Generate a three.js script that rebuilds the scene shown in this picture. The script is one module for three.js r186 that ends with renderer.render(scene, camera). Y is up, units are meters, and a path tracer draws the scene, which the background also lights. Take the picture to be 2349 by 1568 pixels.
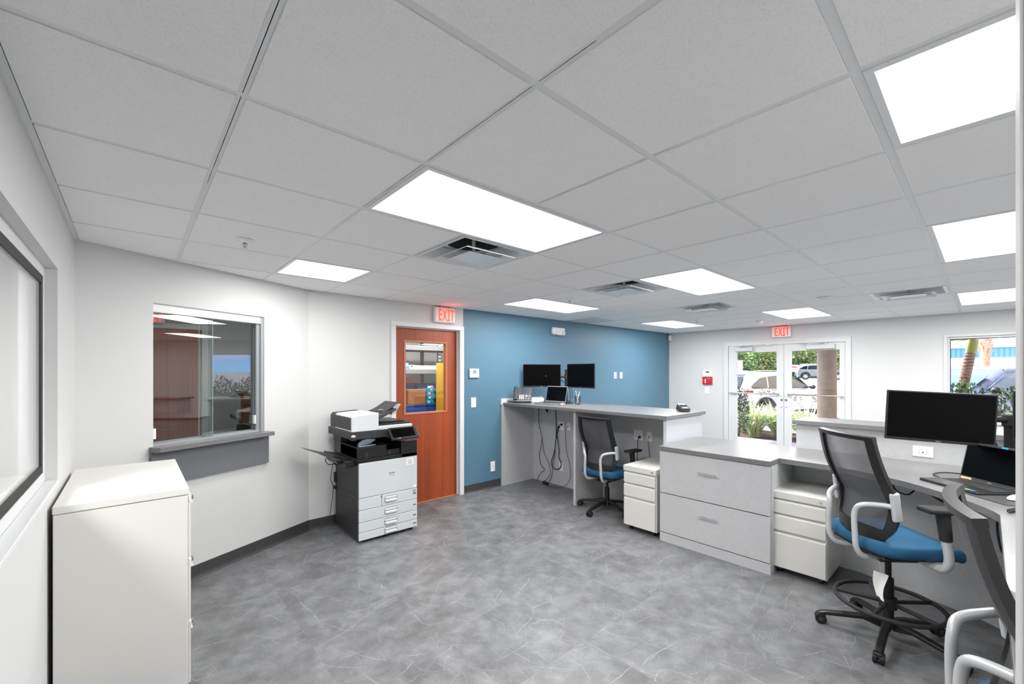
import * as THREE from 'three';
import { mergeGeometries, mergeVertices, toCreasedNormals } from 'three/addons/utils/BufferGeometryUtils.js';
import { RoundedBoxGeometry } from 'three/addons/geometries/RoundedBoxGeometry.js';
import { TextGeometry } from 'three/addons/geometries/TextGeometry.js';
import { FontLoader } from 'three/addons/loaders/FontLoader.js';
import { RectAreaLightUniformsLib } from 'three/addons/lights/RectAreaLightUniformsLib.js';
import { Sky } from 'three/addons/objects/Sky.js';

// ------------------------------------------------------------------ camera, sky, sun, exposure
const W = 2349, H = 1568, FOCAL = 973.09, HORIZON = 851.95;
const CEIL = 2.3922;                      // underside of the ceiling grid
const scene = new THREE.Scene();
const camera = new THREE.PerspectiveCamera(2 * Math.atan(H / 2 / FOCAL) * 180 / Math.PI, W / H, 0.02, 400);
camera.position.set(0, 1.58, 0);
const YAW = 0.8416;                       // angle between the view and the long axis of the room
camera.lookAt(Math.cos(YAW), 1.58, -Math.sin(YAW));
camera.setViewOffset(W, H, 0, -(HORIZON - H / 2), W, H);   // a shift lens: verticals stay vertical
const renderer = new THREE.WebGLRenderer({ antialias: true });
renderer.toneMapping = THREE.LinearToneMapping;
renderer.toneMappingExposure = 2.3;
renderer.shadowMap.enabled = true;
RectAreaLightUniformsLib.init();

const SUN = new THREE.Vector3(0.22, 0.8, -0.55).normalize();
const sky = new Sky();
sky.name = 'sky'; sky.scale.setScalar(350);
sky.material.uniforms.turbidity.value = 10; sky.material.uniforms.rayleigh.value = 0.22;
sky.material.uniforms.mieCoefficient.value = 0.004; sky.material.uniforms.mieDirectionalG.value = 0.75;
sky.material.uniforms.sunPosition.value.copy(SUN);
sky.material.uniforms.cloudCoverage.value = 0.62; sky.material.uniforms.cloudDensity.value = 0.6;
scene.add(sky);
scene.backgroundIntensity = 1.0;
const sun = new THREE.DirectionalLight(0xfff6ea, 5.0);
sun.position.copy(SUN).multiplyScalar(60).add(new THREE.Vector3(16, 0, -2)); sun.target.position.set(16, 0, -2);
sun.castShadow = true; Object.assign(sun.shadow.camera, { left: -45, right: 45, top: 45, bottom: -45, far: 160 });
sun.shadow.mapSize.set(4096, 4096); sun.shadow.radius = 1;
scene.add(sun, sun.target);
const PANEL_RADIANCE = 9.0;               // ceiling troffers

// ------------------------------------------------------------------ helpers
let seed = 7;
const rnd = () => { seed = (seed + 0x6d2b79f5) | 0; let t = Math.imul(seed ^ (seed >>> 15), 1 | seed); t = (t + Math.imul(t ^ (t >>> 7), 61 | t)) ^ t; return ((t ^ (t >>> 14)) >>> 0) / 4294967296; };
const rr = (a, b) => a + (b - a) * rnd();
const V = (x, y, z) => new THREE.Vector3(x, y, z);
const taken = {};
const numbered = (n) => { const k = (taken[n] = (taken[n] ?? -1) + 1); return k ? `${n}_${String(k).padStart(3, '0')}` : n; };

function metreUV(g) {                     // box-projected uv in metres
  const p = g.attributes.position, n = g.attributes.normal, uv = new Float32Array(p.count * 2);
  for (let i = 0; i < p.count; i++) {
    const ax = Math.abs(n.getX(i)), ay = Math.abs(n.getY(i)), az = Math.abs(n.getZ(i));
    let u, v;
    if (ay >= ax && ay >= az) { u = p.getX(i); v = p.getZ(i); } else if (ax >= az) { u = p.getZ(i); v = p.getY(i); } else { u = p.getX(i); v = p.getY(i); }
    uv[i * 2] = u; uv[i * 2 + 1] = v;
  }
  g.setAttribute('uv', new THREE.BufferAttribute(uv, 2));
  return g;
}
const flat = (g) => { const r = g.index ? g.toNonIndexed() : g; for (const k of Object.keys(r.attributes)) if (!['position', 'normal', 'uv'].includes(k)) r.deleteAttribute(k); return r; };
function join(list) {
  list = [].concat(list).flat(3).map(flat);
  list.forEach((g) => { if (!g.attributes.uv) metreUV(g); });
  return list.length === 1 ? list[0] : mergeGeometries(list);
}
function obj(name, geoms, mat, parent = scene, keepUV = false) {
  const g = join(geoms);
  if (!keepUV) metreUV(g);
  const m = new THREE.Mesh(g, mat);
  m.name = parent === scene ? numbered(name) : name;
  parent.add(m);
  return m;
}
function tag(o, label, category, group) { o.userData = { label, category }; if (group) o.userData.group = group; return o; }
function thing(name, label, category, pos = [0, 0, 0], turn = 0, group) {
  const o = new THREE.Group();
  o.name = numbered(name); o.position.set(...pos); o.rotation.y = turn; scene.add(o);
  return tag(o, label, category, group);
}
function dup(src, label, pos, turn, group) {
  const c = src.clone(); c.name = numbered(src.name.replace(/_\d{3}$/, '')); c.position.set(...pos); c.rotation.set(0, turn, 0); scene.add(c);
  c.userData = { ...src.userData, label }; if (group) c.userData.group = group;
  return c;
}
function struct(name, geoms, mat, parent = scene) { const m = obj(name, geoms, mat, parent); if (parent === scene) { m.name = name; m.userData.kind = 'structure'; } return m; }
const bx = (x0, x1, y0, y1, z0, z1) => new THREE.BoxGeometry(Math.abs(x1 - x0), Math.abs(y1 - y0), Math.abs(z1 - z0)).translate((x0 + x1) / 2, (y0 + y1) / 2, (z0 + z1) / 2);
const rb = (x0, x1, y0, y1, z0, z1, r = 0.004, s = 2) => { const w = Math.abs(x1 - x0), h = Math.abs(y1 - y0), d = Math.abs(z1 - z0); return new RoundedBoxGeometry(w, h, d, s, Math.min(r, w * 0.49, h * 0.49, d * 0.49)).translate((x0 + x1) / 2, (y0 + y1) / 2, (z0 + z1) / 2); };
const cyl = (r0, r1, h, seg = 20) => new THREE.CylinderGeometry(r1, r0, h, seg);   // r0 at the bottom
const tube = (pts, r, seg = 32, rad = 8, closed = false) => new THREE.TubeGeometry(new THREE.CatmullRomCurve3(pts.map((p) => V(...p)), closed, 'centripetal'), seg, r, rad, closed);
function rod(a, b, r, seg = 12, r1 = r) {
  const A = V(...a), B = V(...b), d = B.clone().sub(A), g = cyl(r, r1, d.length(), seg);
  return g.applyQuaternion(new THREE.Quaternion().setFromUnitVectors(V(0, 1, 0), d.clone().normalize())).translate((A.x + B.x) / 2, (A.y + B.y) / 2, (A.z + B.z) / 2);
}
const capped = (pts, r, seg = 32, rad = 10) => [tube(pts, r, seg, rad), new THREE.SphereGeometry(r, rad, 8).translate(...pts[0]), new THREE.SphereGeometry(r, rad, 8).translate(...pts[pts.length - 1])];
const shape = (pts) => { const s = new THREE.Shape(); pts.forEach((p, i) => (i ? s.lineTo(...p) : s.moveTo(...p))); s.closePath(); return s; };
const prism = (s, depth, bevel = 0, bseg = 2, curve = 12) => new THREE.ExtrudeGeometry(s, { depth: depth - 2 * bevel, bevelEnabled: bevel > 0, bevelThickness: bevel, bevelSize: bevel, bevelOffset: -bevel, bevelSegments: bseg, curveSegments: curve }).translate(0, 0, bevel);
function rrect(w, h, r) { const s = new THREE.Shape(), x = -w / 2, y = -h / 2; s.moveTo(x + r, y); s.lineTo(x + w - r, y); s.absarc(x + w - r, y + r, r, -Math.PI / 2, 0); s.lineTo(x + w, y + h - r); s.absarc(x + w - r, y + h - r, r, 0, Math.PI / 2); s.lineTo(x + r, y + h); s.absarc(x + r, y + h - r, r, Math.PI / 2, Math.PI); s.lineTo(x, y + r); s.absarc(x + r, y + r, r, Math.PI, 1.5 * Math.PI); return s; }
// plan polygon (x, z) extruded from y0 to y1
const slab = (pts, y0, y1, bevel = 0) => prism(shape(pts.map(([x, z]) => [x, -z])), y1 - y0, bevel).rotateX(-Math.PI / 2).translate(0, y0, 0);
// closed sheet: S(u, v) -> Vector3, thick along the normal
function sheet(S, u0, u1, v0, v1, nu, nv, thick) {
  const pos = [], idx = [], e = 1e-3, row = nv + 1, N = (nu + 1) * row;
  for (const side of [0.5, -0.5]) for (let i = 0; i <= nu; i++) for (let j = 0; j <= nv; j++) {
    const u = u0 + (u1 - u0) * i / nu, v = v0 + (v1 - v0) * j / nv, p = S(u, v), n = S(u + e, v).sub(S(u - e, v)).cross(S(u, v + e).sub(S(u, v - e))).normalize();
    p.addScaledVector(n, thick * side); pos.push(p.x, p.y, p.z);
  }
  const q = (a, b, c, d) => idx.push(a, b, c, a, c, d), at = (s, i, j) => s * N + i * row + j;
  for (let i = 0; i < nu; i++) for (let j = 0; j < nv; j++) { q(at(0, i, j), at(0, i + 1, j), at(0, i + 1, j + 1), at(0, i, j + 1)); q(at(1, i, j), at(1, i, j + 1), at(1, i + 1, j + 1), at(1, i + 1, j)); }
  for (let i = 0; i < nu; i++) { q(at(0, i, 0), at(1, i, 0), at(1, i + 1, 0), at(0, i + 1, 0)); q(at(0, i, nv), at(0, i + 1, nv), at(1, i + 1, nv), at(1, i, nv)); }
  for (let j = 0; j < nv; j++) { q(at(0, 0, j), at(0, 0, j + 1), at(1, 0, j + 1), at(1, 0, j)); q(at(0, nu, j), at(1, nu, j), at(1, nu, j + 1), at(0, nu, j + 1)); }
  const g = new THREE.BufferGeometry(); g.setAttribute('position', new THREE.Float32BufferAttribute(pos, 3)); g.setIndex(idx); g.computeVertexNormals();
  return toCreasedNormals(g, 0.7);
}
const font = await new FontLoader().loadAsync('fonts/droid/droid_sans_bold.typeface.json');
function text(s, size, depth = 0.001, sx = 1) { const g = new TextGeometry(s, { font, size, depth, curveSegments: 4, bevelEnabled: false }); g.computeBoundingBox(); const b = g.boundingBox; return g.translate(-(b.min.x + b.max.x) / 2, -(b.min.y + b.max.y) / 2, 0).scale(sx, 1, 1); }
// a box room shell of four walls with thickness outside the given inner sides
const shell = (x0, x1, z0, z1, y0, y1, t, sides) => [sides.includes('W') && bx(x0 - t, x0, y0, y1, z0 - t, z1 + t), sides.includes('E') && bx(x1, x1 + t, y0, y1, z0 - t, z1 + t), sides.includes('N') && bx(x0, x1, y0, y1, z0 - t, z0), sides.includes('S') && bx(x0, x1, y0, y1, z1, z1 + t)].filter(Boolean);

// ------------------------------------------------------------------ textures (colour, grain and relief only)
const noise2 = (() => {                   // tiling value noise
  const table = new Map();
  return (x, y, period, s) => {
    const hash = (i, j) => { i = ((i % period) + period) % period; j = ((j % period) + period) % period; let h = Math.imul(i + 1, 374761393) ^ Math.imul(j + 1, 668265263) ^ Math.imul(s + 1, 2246822519); h = Math.imul(h ^ (h >>> 13), 1274126177); return ((h ^ (h >>> 16)) >>> 0) / 4294967296; };
    const i = Math.floor(x), j = Math.floor(y), f = x - i, g = y - j, a = f * f * (3 - 2 * f), b = g * g * (3 - 2 * g);
    return (hash(i, j) * (1 - a) + hash(i + 1, j) * a) * (1 - b) + (hash(i, j + 1) * (1 - a) + hash(i + 1, j + 1) * a) * b;
  };
})();
function fbm(x, y, per, oct, s) { let v = 0, a = 0.5, t = 0; for (let o = 0; o < oct; o++) { v += a * noise2(x * per, y * per, per, s + o); t += a; a *= 0.5; per *= 2; } return v / t; }
function dataTex(n, f, metres, srgb = true) {   // f(u, v) -> [r, g, b] in 0..1
  const d = new Uint8Array(n * n * 4);
  for (let j = 0; j < n; j++) for (let i = 0; i < n; i++) { const c = f(i / n, j / n), o = (j * n + i) * 4; for (let k = 0; k < 3; k++) d[o + k] = Math.max(0, Math.min(255, Math.round(c[k] * 255))); d[o + 3] = 255; }
  return finish(new THREE.DataTexture(d, n, n), metres, srgb);
}
function finish(t, metres, srgb) {
  t.wrapS = t.wrapT = THREE.RepeatWrapping; t.magFilter = THREE.LinearFilter; t.minFilter = THREE.LinearMipmapLinearFilter; t.generateMipmaps = true;
  if (srgb) t.colorSpace = THREE.SRGBColorSpace;
  const [a, b] = [].concat(metres, metres); t.repeat.set(1 / a, 1 / b); t.needsUpdate = true;
  return t;
}
function canvasTex(w, h, draw, metres, srgb = true) { const c = document.createElement('canvas'); c.width = w; c.height = h; draw(c.getContext('2d'), w, h); return finish(new THREE.CanvasTexture(c), metres, srgb); }
const std = (color, roughness = 0.6, extra = {}) => new THREE.MeshStandardMaterial({ color, roughness, ...extra });
const phys = (o) => new THREE.MeshPhysicalMaterial(o);
const grey = (v) => [v, v, v];

// vinyl floor: smoky grey with fine white veins
const floorTex = canvasTex(2048, 2048, (c, w) => {
  const img = c.createImageData(w, w);
  for (let j = 0; j < w; j++) for (let i = 0; i < w; i++) {
    const u = i / w, v = j / w, a = fbm(u, v, 5, 5, 3), b = fbm(u, v, 17, 5, 21), s = fbm(u + 0.05 * a, v, 44, 4, 40);
    let g = 0.436 + 0.05 * (a - 0.5) + 0.11 * (b - 0.5) + 0.16 * (s - 0.5) + (rnd() - 0.5) * 0.05;
    const o = (j * w + i) * 4; img.data[o] = g * 251; img.data[o + 1] = g * 253; img.data[o + 2] = g * 258; img.data[o + 3] = 255;
  }
  c.putImageData(img, 0, 0);
  const vein = (x, y, ang, len, width, alpha) => {   // a broken, kinked line
    const pts = [[x, y]];
    for (let l = 0; l < len;) { const step = rr(10, 34); l += step; ang += (rnd() - 0.5) * (rnd() < 0.22 ? 1.5 : 0.3); const n = Math.max(1, Math.round(step / 8)); for (let q = 0; q < n; q++) { x += Math.cos(ang) * step / n + (rnd() - 0.5) * 1.6; y += Math.sin(ang) * step / n + (rnd() - 0.5) * 1.6; pts.push([x, y]); } }
    for (const ox of [-w, 0, w]) for (const oy of [-w, 0, w]) for (let k = 1; k < pts.length; k++) {
      const f = 0.35 + 0.65 * Math.sin(Math.PI * k / pts.length) ** 0.7;
      c.strokeStyle = `rgba(214,216,220,${alpha * f})`; c.lineWidth = Math.max(0.6, width * f * (0.7 + 0.6 * ((k * 7) % 5) / 5)); c.beginPath(); c.moveTo(pts[k - 1][0] + ox, pts[k - 1][1] + oy); c.lineTo(pts[k][0] + ox, pts[k][1] + oy); c.stroke();
    }
  };
  c.lineCap = 'round';
  const DIR = [0.35, 1.75, 2.55, 1.2];
  for (let k = 0; k < 4200; k++) { const a = DIR[k % 4] + (rnd() - 0.5) * 0.6; vein(rnd() * w, rnd() * w, a, rr(25, 130), rr(0.6, 1.15), rr(0.1, 0.34)); }
  for (let k = 0; k < 300; k++) { const a = DIR[k % 3] + (rnd() - 0.5) * 0.5, x = rnd() * w, y = rnd() * w, l = rr(70, 260), wd = rr(0.9, 1.9), al = rr(0.3, 0.62); vein(x, y, a, l, wd, al); if (k % 3 === 0) vein(x + rr(-9, 9), y + rr(-9, 9), a, l * 0.7, wd * 0.6, al * 0.8); }
}, 3.2);
const paintBump = dataTex(512, (u, v) => grey(0.6 * fbm(u, v, 70, 2, 5) + 0.4 * fbm(u, v, 160, 2, 9)), 0.5, false);
const tileTex = dataTex(512, (u, v) => { const a = fbm(u, v, 170, 2, 11), b = fbm(u, v, 14, 3, 2); const g = 0.962 + 0.045 * (a - 0.5) + 0.006 * (b - 0.5) - (a < 0.25 ? 0.02 : 0); return [g, g, g * 0.998]; }, 0.45);
const tileBump = dataTex(512, (u, v) => grey(fbm(u, v, 170, 2, 31)), 0.45, false);
const laminateTex = (base, tint, amp) => dataTex(512, (u, v) => { const a = fbm(u, v, 130, 2, 61) - 0.5, b = noise2(u * 40, v * 300, 300, 3) - 0.5, d = fbm(u, v, 9, 3, 8) - 0.5; const g = base + amp * (a + 0.6 * b + 0.4 * d); return [g * tint[0], g * tint[1], g * tint[2]]; }, 0.4);
const panelTex = laminateTex(0.76, [0.985, 0.99, 1.0], 0.06), topTex = laminateTex(0.465, [0.99, 0.99, 1.0], 0.06);
const woodTex = canvasTex(1024, 1024, (c, w) => {
  const img = c.createImageData(w, w);
  for (let j = 0; j < w; j++) for (let i = 0; i < w; i++) {
    const u = i / w, v = j / w, warp = 0.02 * fbm(u, v, 4, 3, 77), long = fbm(u + warp, v * 0.02, 40, 4, 5), fine = noise2((u + warp) * 400, v * 10, 400, 9), pore = noise2(u * 500, v * 30, 500, 19), broad = fbm(u, v * 0.2, 5, 3, 55);
    let k = 0.86 + 0.22 * (long - 0.5) + 0.1 * (fine - 0.5) + 0.2 * (broad - 0.5); if (pore < 0.13) k -= 0.06;
    const o = (j * w + i) * 4; img.data[o] = 184 * k; img.data[o + 1] = 85 * (k * 0.9 + 0.1 * k * k); img.data[o + 2] = 42 * k; img.data[o + 3] = 255;
  }
  c.putImageData(img, 0, 0);
}, [0.9, 2.3]);
const fabricTex = (r, g, b) => dataTex(256, (u, v) => { const w = 0.5 + 0.5 * Math.sin(u * 2 * Math.PI * 40) * Math.sin(v * 2 * Math.PI * 40), n = fbm(u, v, 60, 2, 14), k = 0.8 + 0.16 * w + 0.3 * (n - 0.5); return [r * k, g * k, b * k]; }, 0.09);
const fabricBump = dataTex(256, (u, v) => grey(0.5 + 0.3 * Math.sin(u * 2 * Math.PI * 40) * Math.sin(v * 2 * Math.PI * 40) + 0.3 * (fbm(u, v, 60, 2, 14) - 0.5)), 0.09, false);
const netAlpha = dataTex(256, (u, v) => { const a = Math.abs(((u * 16 + (Math.floor(v * 16) % 2) * 0.5) % 1) - 0.5), b = Math.abs(((v * 16) % 1) - 0.5); return grey(a < 0.33 && b < 0.37 ? 0 : 1); }, 0.056, false);
const concreteTex = (r, g, b, amp, metres) => dataTex(512, (u, v) => { const a = fbm(u, v, 8, 5, 91) - 0.5, d = fbm(u, v, 128, 2, 17) - 0.5, k = 1 + amp * (a + d); return [r * k, g * k, b * k]; }, metres);
const barkTex = dataTex(512, (u, v) => { const ring = 0.5 + 0.5 * Math.sin(v * 2 * Math.PI * 10 + 2 * fbm(u, v, 6, 2, 3)), n = fbm(u, v, 30, 3, 8); const k = 0.62 + 0.25 * ring + 0.35 * (n - 0.5); return [0.72 * k, 0.55 * k, 0.45 * k]; }, [0.7, 0.6]);
const cardTex = dataTex(256, (u, v) => { const k = 1 + 0.12 * (noise2(u * 4, v * 90, 90, 4) - 0.5) + 0.08 * (fbm(u, v, 30, 2, 6) - 0.5); return [0.66 * k, 0.46 * k, 0.27 * k]; }, 0.5);

// ------------------------------------------------------------------ materials
const M = {
  wall: std(0xd4d4d4, 0.62, { bumpMap: paintBump, bumpScale: 0.00025 }),
  wallBlue: std(0x547a90, 0.5, { bumpMap: paintBump, bumpScale: 0.00025 }),
  trim: std(0xdddedf, 0.38), frame: std(0xdadcdd, 0.32), alu: std(0xc3c6c9, 0.35, { metalness: 0.75 }), aluDull: std(0xa9acaf, 0.5, { metalness: 0.35 }),
  chrome: std(0xd8d9da, 0.16, { metalness: 1 }), closer: std(0xcdcfd0, 0.4), nickel: std(0xbfbdb8, 0.28, { metalness: 1 }),
  tile: std(0xffffff, 0.92, { map: tileTex, bumpMap: tileBump, bumpScale: 0.0003 }), grid: std(0xe6e8e9, 0.4), deck: std(0x8a8a88, 0.9),
  floor: std(0xffffff, 0.42, { map: floorTex }), cove: std(0x3d3d3f, 0.55), slabGrey: std(0x77777a, 0.8),
  panel: std(0xffffff, 0.5, { map: panelTex }), top: std(0xffffff, 0.3, { map: topTex }), endPanel: std(0xc9ccd2, 0.45),
  counterDark: std(0x6b6e72, 0.6, { bumpMap: fabricBump, bumpScale: 0.0002 }),
  cream: std(0xdbdad6, 0.4, { bumpMap: paintBump, bumpScale: 0.0001 }), creamDark: std(0xd6d4cc, 0.4),
  white: std(0xeceded, 0.42), whiteGloss: std(0xf0f0ef, 0.22), plateWhite: std(0xf2f2f0, 0.35),
  black: std(0x161617, 0.38), blackMatt: std(0x232324, 0.7), blackGloss: std(0x060606, 0.12), dark: std(0x2c2d2f, 0.5), rubber: std(0x141414, 0.6), charcoal: std(0x3b3c3f, 0.5),
  screen: phys({ color: 0x020203, roughness: 0.2, specularIntensity: 0.22 }), bezel: std(0x1d1e20, 0.4),
  silver: std(0xc9cbcd, 0.36, { metalness: 0.25 }), silverDark: std(0x8f9296, 0.4, { metalness: 0.4 }),
  blueSeat: phys({ color: 0xffffff, roughness: 0.95, map: fabricTex(0.14, 0.39, 0.55), bumpMap: fabricBump, bumpScale: 0.0006, sheen: 0.25, sheenColor: new THREE.Color(0.4, 0.6, 0.75), sheenRoughness: 0.6 }),
  net: std(0x55565a, 0.75, { alphaMap: netAlpha, alphaTest: 0.5, side: THREE.DoubleSide }),
  wood: std(0xffffff, 0.42, { map: woodTex }), woodEdge: std(0xb77a4c, 0.5), woodDark: std(0x8d4d2c, 0.5, { map: woodTex }),
  glass: phys({ color: 0xffffff, transmission: 1, thickness: 0, roughness: 0, ior: 1.5 }),
  glassService: phys({ color: 0xf4f8f7, transmission: 1, thickness: 0, roughness: 0, ior: 1.65 }),
  glassEdge: phys({ color: 0xbfd8d2, roughness: 0.15, transmission: 0.4, thickness: 0.01 }),
  red: std(0xc6232a, 0.4), lcd: std(0x39434c, 0.2), shelfSteel: std(0x8d9094, 0.5), uprightSteel: std(0x4b4f55, 0.5), lcdGreen: std(0x8b968a, 0.4),
  exitGlow: std(0xd8402a, 0.4, { emissive: 0xff5a2a, emissiveIntensity: 0.42 }),
  panelGlow: std(0xf4f4f2, 0.6, { emissive: 0xfdfeff, emissiveIntensity: 1.0 }),
  copier: std(0xc6cacd, 0.45), copierTop: std(0xd2d5d8, 0.4), label: std(0xf3f3f1, 0.6),
  duct: std(0x4d4f51, 0.6), diffuser: std(0xdfe3e6, 0.25), blueBin: std(0x2459b8, 0.35), tealBox: std(0x2aa0c4, 0.5), card: std(0xffffff, 0.85, { map: cardTex }), yellow: std(0xf1c11a, 0.4),
  asphalt: std(0xffffff, 0.95, { map: concreteTex(0.56, 0.56, 0.57, 0.25, 2.2) }), concrete: std(0xffffff, 0.9, { map: concreteTex(0.66, 0.61, 0.58, 0.2, 1.8) }), column: std(0xffffff, 0.9, { map: concreteTex(0.60, 0.52, 0.44, 0.2, 0.6) }),
  mulch: std(0xffffff, 1, { map: concreteTex(0.30, 0.2, 0.15, 1.1, 0.7) }), bark: std(0xffffff, 0.95, { map: barkTex }),
  carWhite: phys({ color: 0xdcdce0, roughness: 0.35, clearcoat: 1, clearcoatRoughness: 0.05 }), carGrey: phys({ color: 0x6d737b, roughness: 0.4, metalness: 0.3, clearcoat: 1, clearcoatRoughness: 0.05 }), carLilac: phys({ color: 0x70758a, roughness: 0.4, metalness: 0.2, clearcoat: 1, clearcoatRoughness: 0.05 }), carNavy: phys({ color: 0x2b3038, roughness: 0.4, metalness: 0.3, clearcoat: 1, clearcoatRoughness: 0.05 }),
  carGlass: phys({ color: 0x10161c, roughness: 0.05, specularIntensity: 1 }), tyre: std(0x1b1b1c, 0.8), cladding: std(0x26272a, 0.7), carGlassPale: phys({ color: 0x5c6c7e, roughness: 0.08 }), woodStop: std(0xb9714a, 0.45), rim: std(0x4a4c50, 0.35, { metalness: 0.7 }), tail: std(0x8f1420, 0.2), headlight: std(0xd9dde0, 0.15),
};

// ================================================================== the room shell
const XL = -0.268, XE = 8.5, ZB = -4.5, ZR = 3.0, TOP = 2.72, T = 0.12;
const DIAG = { x: -0.265, z: -3.722, turn: 0.46, dx: 0.8961, dz: -0.4439 };       // the slanted wall with the service window
const onDiag = (s, y, n) => V(DIAG.x + s * DIAG.dx + n * 0.4439, y, DIAG.z + s * DIAG.dz + n * 0.8961);
const GX0 = 0.2383, GZ0 = 0.2376, GS = 0.6096;
const nodeX = (i) => GX0 + GS * i, nodeZ = (j) => -(GZ0 + GS * j);

// room outline in plan (x, z); ceiling tiles and floor tiles are cut along it
const PLAN = [[XL, ZR], [XL, -3.72], [1.305, -4.5], [1.29, ZB], [XE, ZB], [XE, ZR]];
function clipX(poly, a, keepGreater) { return clip(poly, (p) => (keepGreater ? p[0] - a : a - p[0])); }
function clip(poly, f) { const out = []; for (let i = 0; i < poly.length; i++) { const p = poly[i], q = poly[(i + 1) % poly.length], a = f(p), b = f(q); if (a >= 0) out.push(p); if ((a >= 0) !== (b >= 0)) { const t = a / (a - b); out.push([p[0] + (q[0] - p[0]) * t, p[1] + (q[1] - p[1]) * t]); } } return out; }
function cutToRoom(x0, x1, z0, z1, gap = 0.004) {
  let p = [[x0, z0], [x1, z0], [x1, z1], [x0, z1]];
  p = clip(p, (q) => q[0] - (XL + gap)); p = p.length ? clip(p, (q) => XE - gap - q[0]) : p; p = p.length ? clip(p, (q) => q[1] - (ZB + gap)) : p; p = p.length ? clip(p, (q) => ZR - gap - q[1]) : p;
  p = p.length ? clip(p, (q) => (q[0] - DIAG.x) * 0.4439 + (q[1] - DIAG.z) * 0.8961 - gap) : p;
  let a = 0; for (let i = 0; i < p.length; i++) { const q = p[(i + 1) % p.length]; a += p[i][0] * q[1] - q[0] * p[i][1]; }
  return Math.abs(a) < 4e-4 ? null : p;
}
const isRect = (p) => p.length === 4 && p.every(([x, z], i) => { const q = p[(i + 1) % 4]; return Math.abs(x - q[0]) < 1e-6 || Math.abs(z - q[1]) < 1e-6; });

// floor: a slab with square vinyl tiles
{
  const floor = struct('floor', [bx(XL - T, 8.62, -0.2, -0.003, -7.0, ZR + T), bx(-3.1, XL - T, -0.2, -0.003, -4.1, ZR + T)], M.slabGrey);
  const FX = 0.77, FZ = -2.795, FS = 0.6096;
  for (let i = -2; i < 13; i++) for (let j = -3; j < 10; j++) {
    const p = cutToRoom(FX + FS * i, FX + FS * (i + 1), FZ + FS * j, FZ + FS * (j + 1), 0);
    if (!p) continue;
    const u0 = rnd() * 3.2, v0 = rnd() * 3.2;
    const in_ = p.map(([x, z], k) => { const c = p.reduce((s, q) => [s[0] + q[0] / p.length, s[1] + q[1] / p.length], [0, 0]); const d = Math.hypot(x - c[0], z - c[1]); return [x - (x - c[0]) / d * 0.0001, z - (z - c[1]) / d * 0.0001]; });
    const g = slab(in_, -0.003, 0);
    const q = g.attributes.position, uv = new Float32Array(q.count * 2);
    for (let k = 0; k < q.count; k++) { uv[2 * k] = q.getX(k) + u0; uv[2 * k + 1] = q.getZ(k) + v0; }
    g.setAttribute('uv', new THREE.BufferAttribute(uv, 2));
    obj('tile', g, M.floor, floor, true);
  }
}

// ceiling: deck above, exposed grid, lay-in tiles that drop a little through it
const LIGHTS = [[1, 3, 2, 3], [5, 7, 2, 3], [10, 12, 2, 3], [5, 7, 5, 6], [10, 12, 5, 6], [1, 2, 5, 6], [2, 3, -1, 0], [5, 7, -1, 0], [10, 12, -1, 0], [1, 3, -4, -3], [5, 7, -4, -3], [10, 12, -4, -3]];
const VENTS = [[2, 3], [5, 3], [8, 3], [9, 0]], ACCESS = [8, 6];
{
  const ceiling = struct('ceiling', [bx(XL - T, 8.62, TOP, TOP + 0.1, ZB - 0.3, ZR + T), bx(-3.1, XL - T, 2.44, 2.52, -4.1, ZR + T), bx(XL - T, 4.7, 2.5, 2.6, -7.0, ZB - 0.3)], M.deck);
  const taken_ = (i, j) => LIGHTS.some(([a, b, c, d]) => i >= a && i < b && j >= c && j < d) || VENTS.some(([a, c]) => i === a && j === c) || (i === ACCESS[0] && j === ACCESS[1]);
  for (let i = -1; i < 14; i++) for (let j = -6; j < 7; j++) {
    if (taken_(i, j)) continue;
    const w = 0.0124, p = cutToRoom(nodeX(i) + w, nodeX(i + 1) - w, nodeZ(j + 1) + w, nodeZ(j) - w, 0.024);
    if (!p) continue;
    const g = isRect(p) ? rb(Math.min(...p.map((q) => q[0])), Math.max(...p.map((q) => q[0])), CEIL - 0.004, CEIL + 0.012, Math.min(...p.map((q) => q[1])), Math.max(...p.map((q) => q[1])), 0.0025, 1) : slab(p, CEIL - 0.004, CEIL + 0.012);
    obj('ceiling_tile', g, M.tile, ceiling);
  }
  const bw = 0.012;
  for (let i = 0; i < 14; i++) { const p = cutToRoom(nodeX(i) - bw, nodeX(i) + bw, -9, 9); if (p) obj('grid_bar', [slab(p, CEIL, CEIL + 0.0015), bx(nodeX(i) - 0.001, nodeX(i) + 0.001, CEIL, CEIL + 0.035, Math.max(...p.map((q) => q[1])), Math.min(...p.map((q) => q[1])))], M.grid, ceiling); }
  for (let j = -5; j < 7; j++) { const p = cutToRoom(-9, 9, nodeZ(j) - bw, nodeZ(j) + bw); if (p) obj('grid_bar', [slab(p, CEIL - 0.0002, CEIL + 0.0015), bx(Math.min(...p.map((q) => q[0])), Math.max(...p.map((q) => q[0])), CEIL, CEIL + 0.035, nodeZ(j) - 0.001, nodeZ(j) + 0.001)], M.grid, ceiling); }
  // wall angle
  obj('wall_angle', [bx(XL, XL + 0.022, CEIL - 0.001, CEIL + 0.02, -3.72, ZR), bx(1.28, XE, CEIL - 0.001, CEIL + 0.02, ZB, ZB + 0.022), bx(XE - 0.022, XE, CEIL - 0.001, CEIL + 0.02, ZB, ZR), bx(0, 1.80, CEIL - 0.001, CEIL + 0.02, 0, 0.022).rotateY(DIAG.turn).translate(DIAG.x, 0, DIAG.z)], M.grid, ceiling);
}

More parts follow.
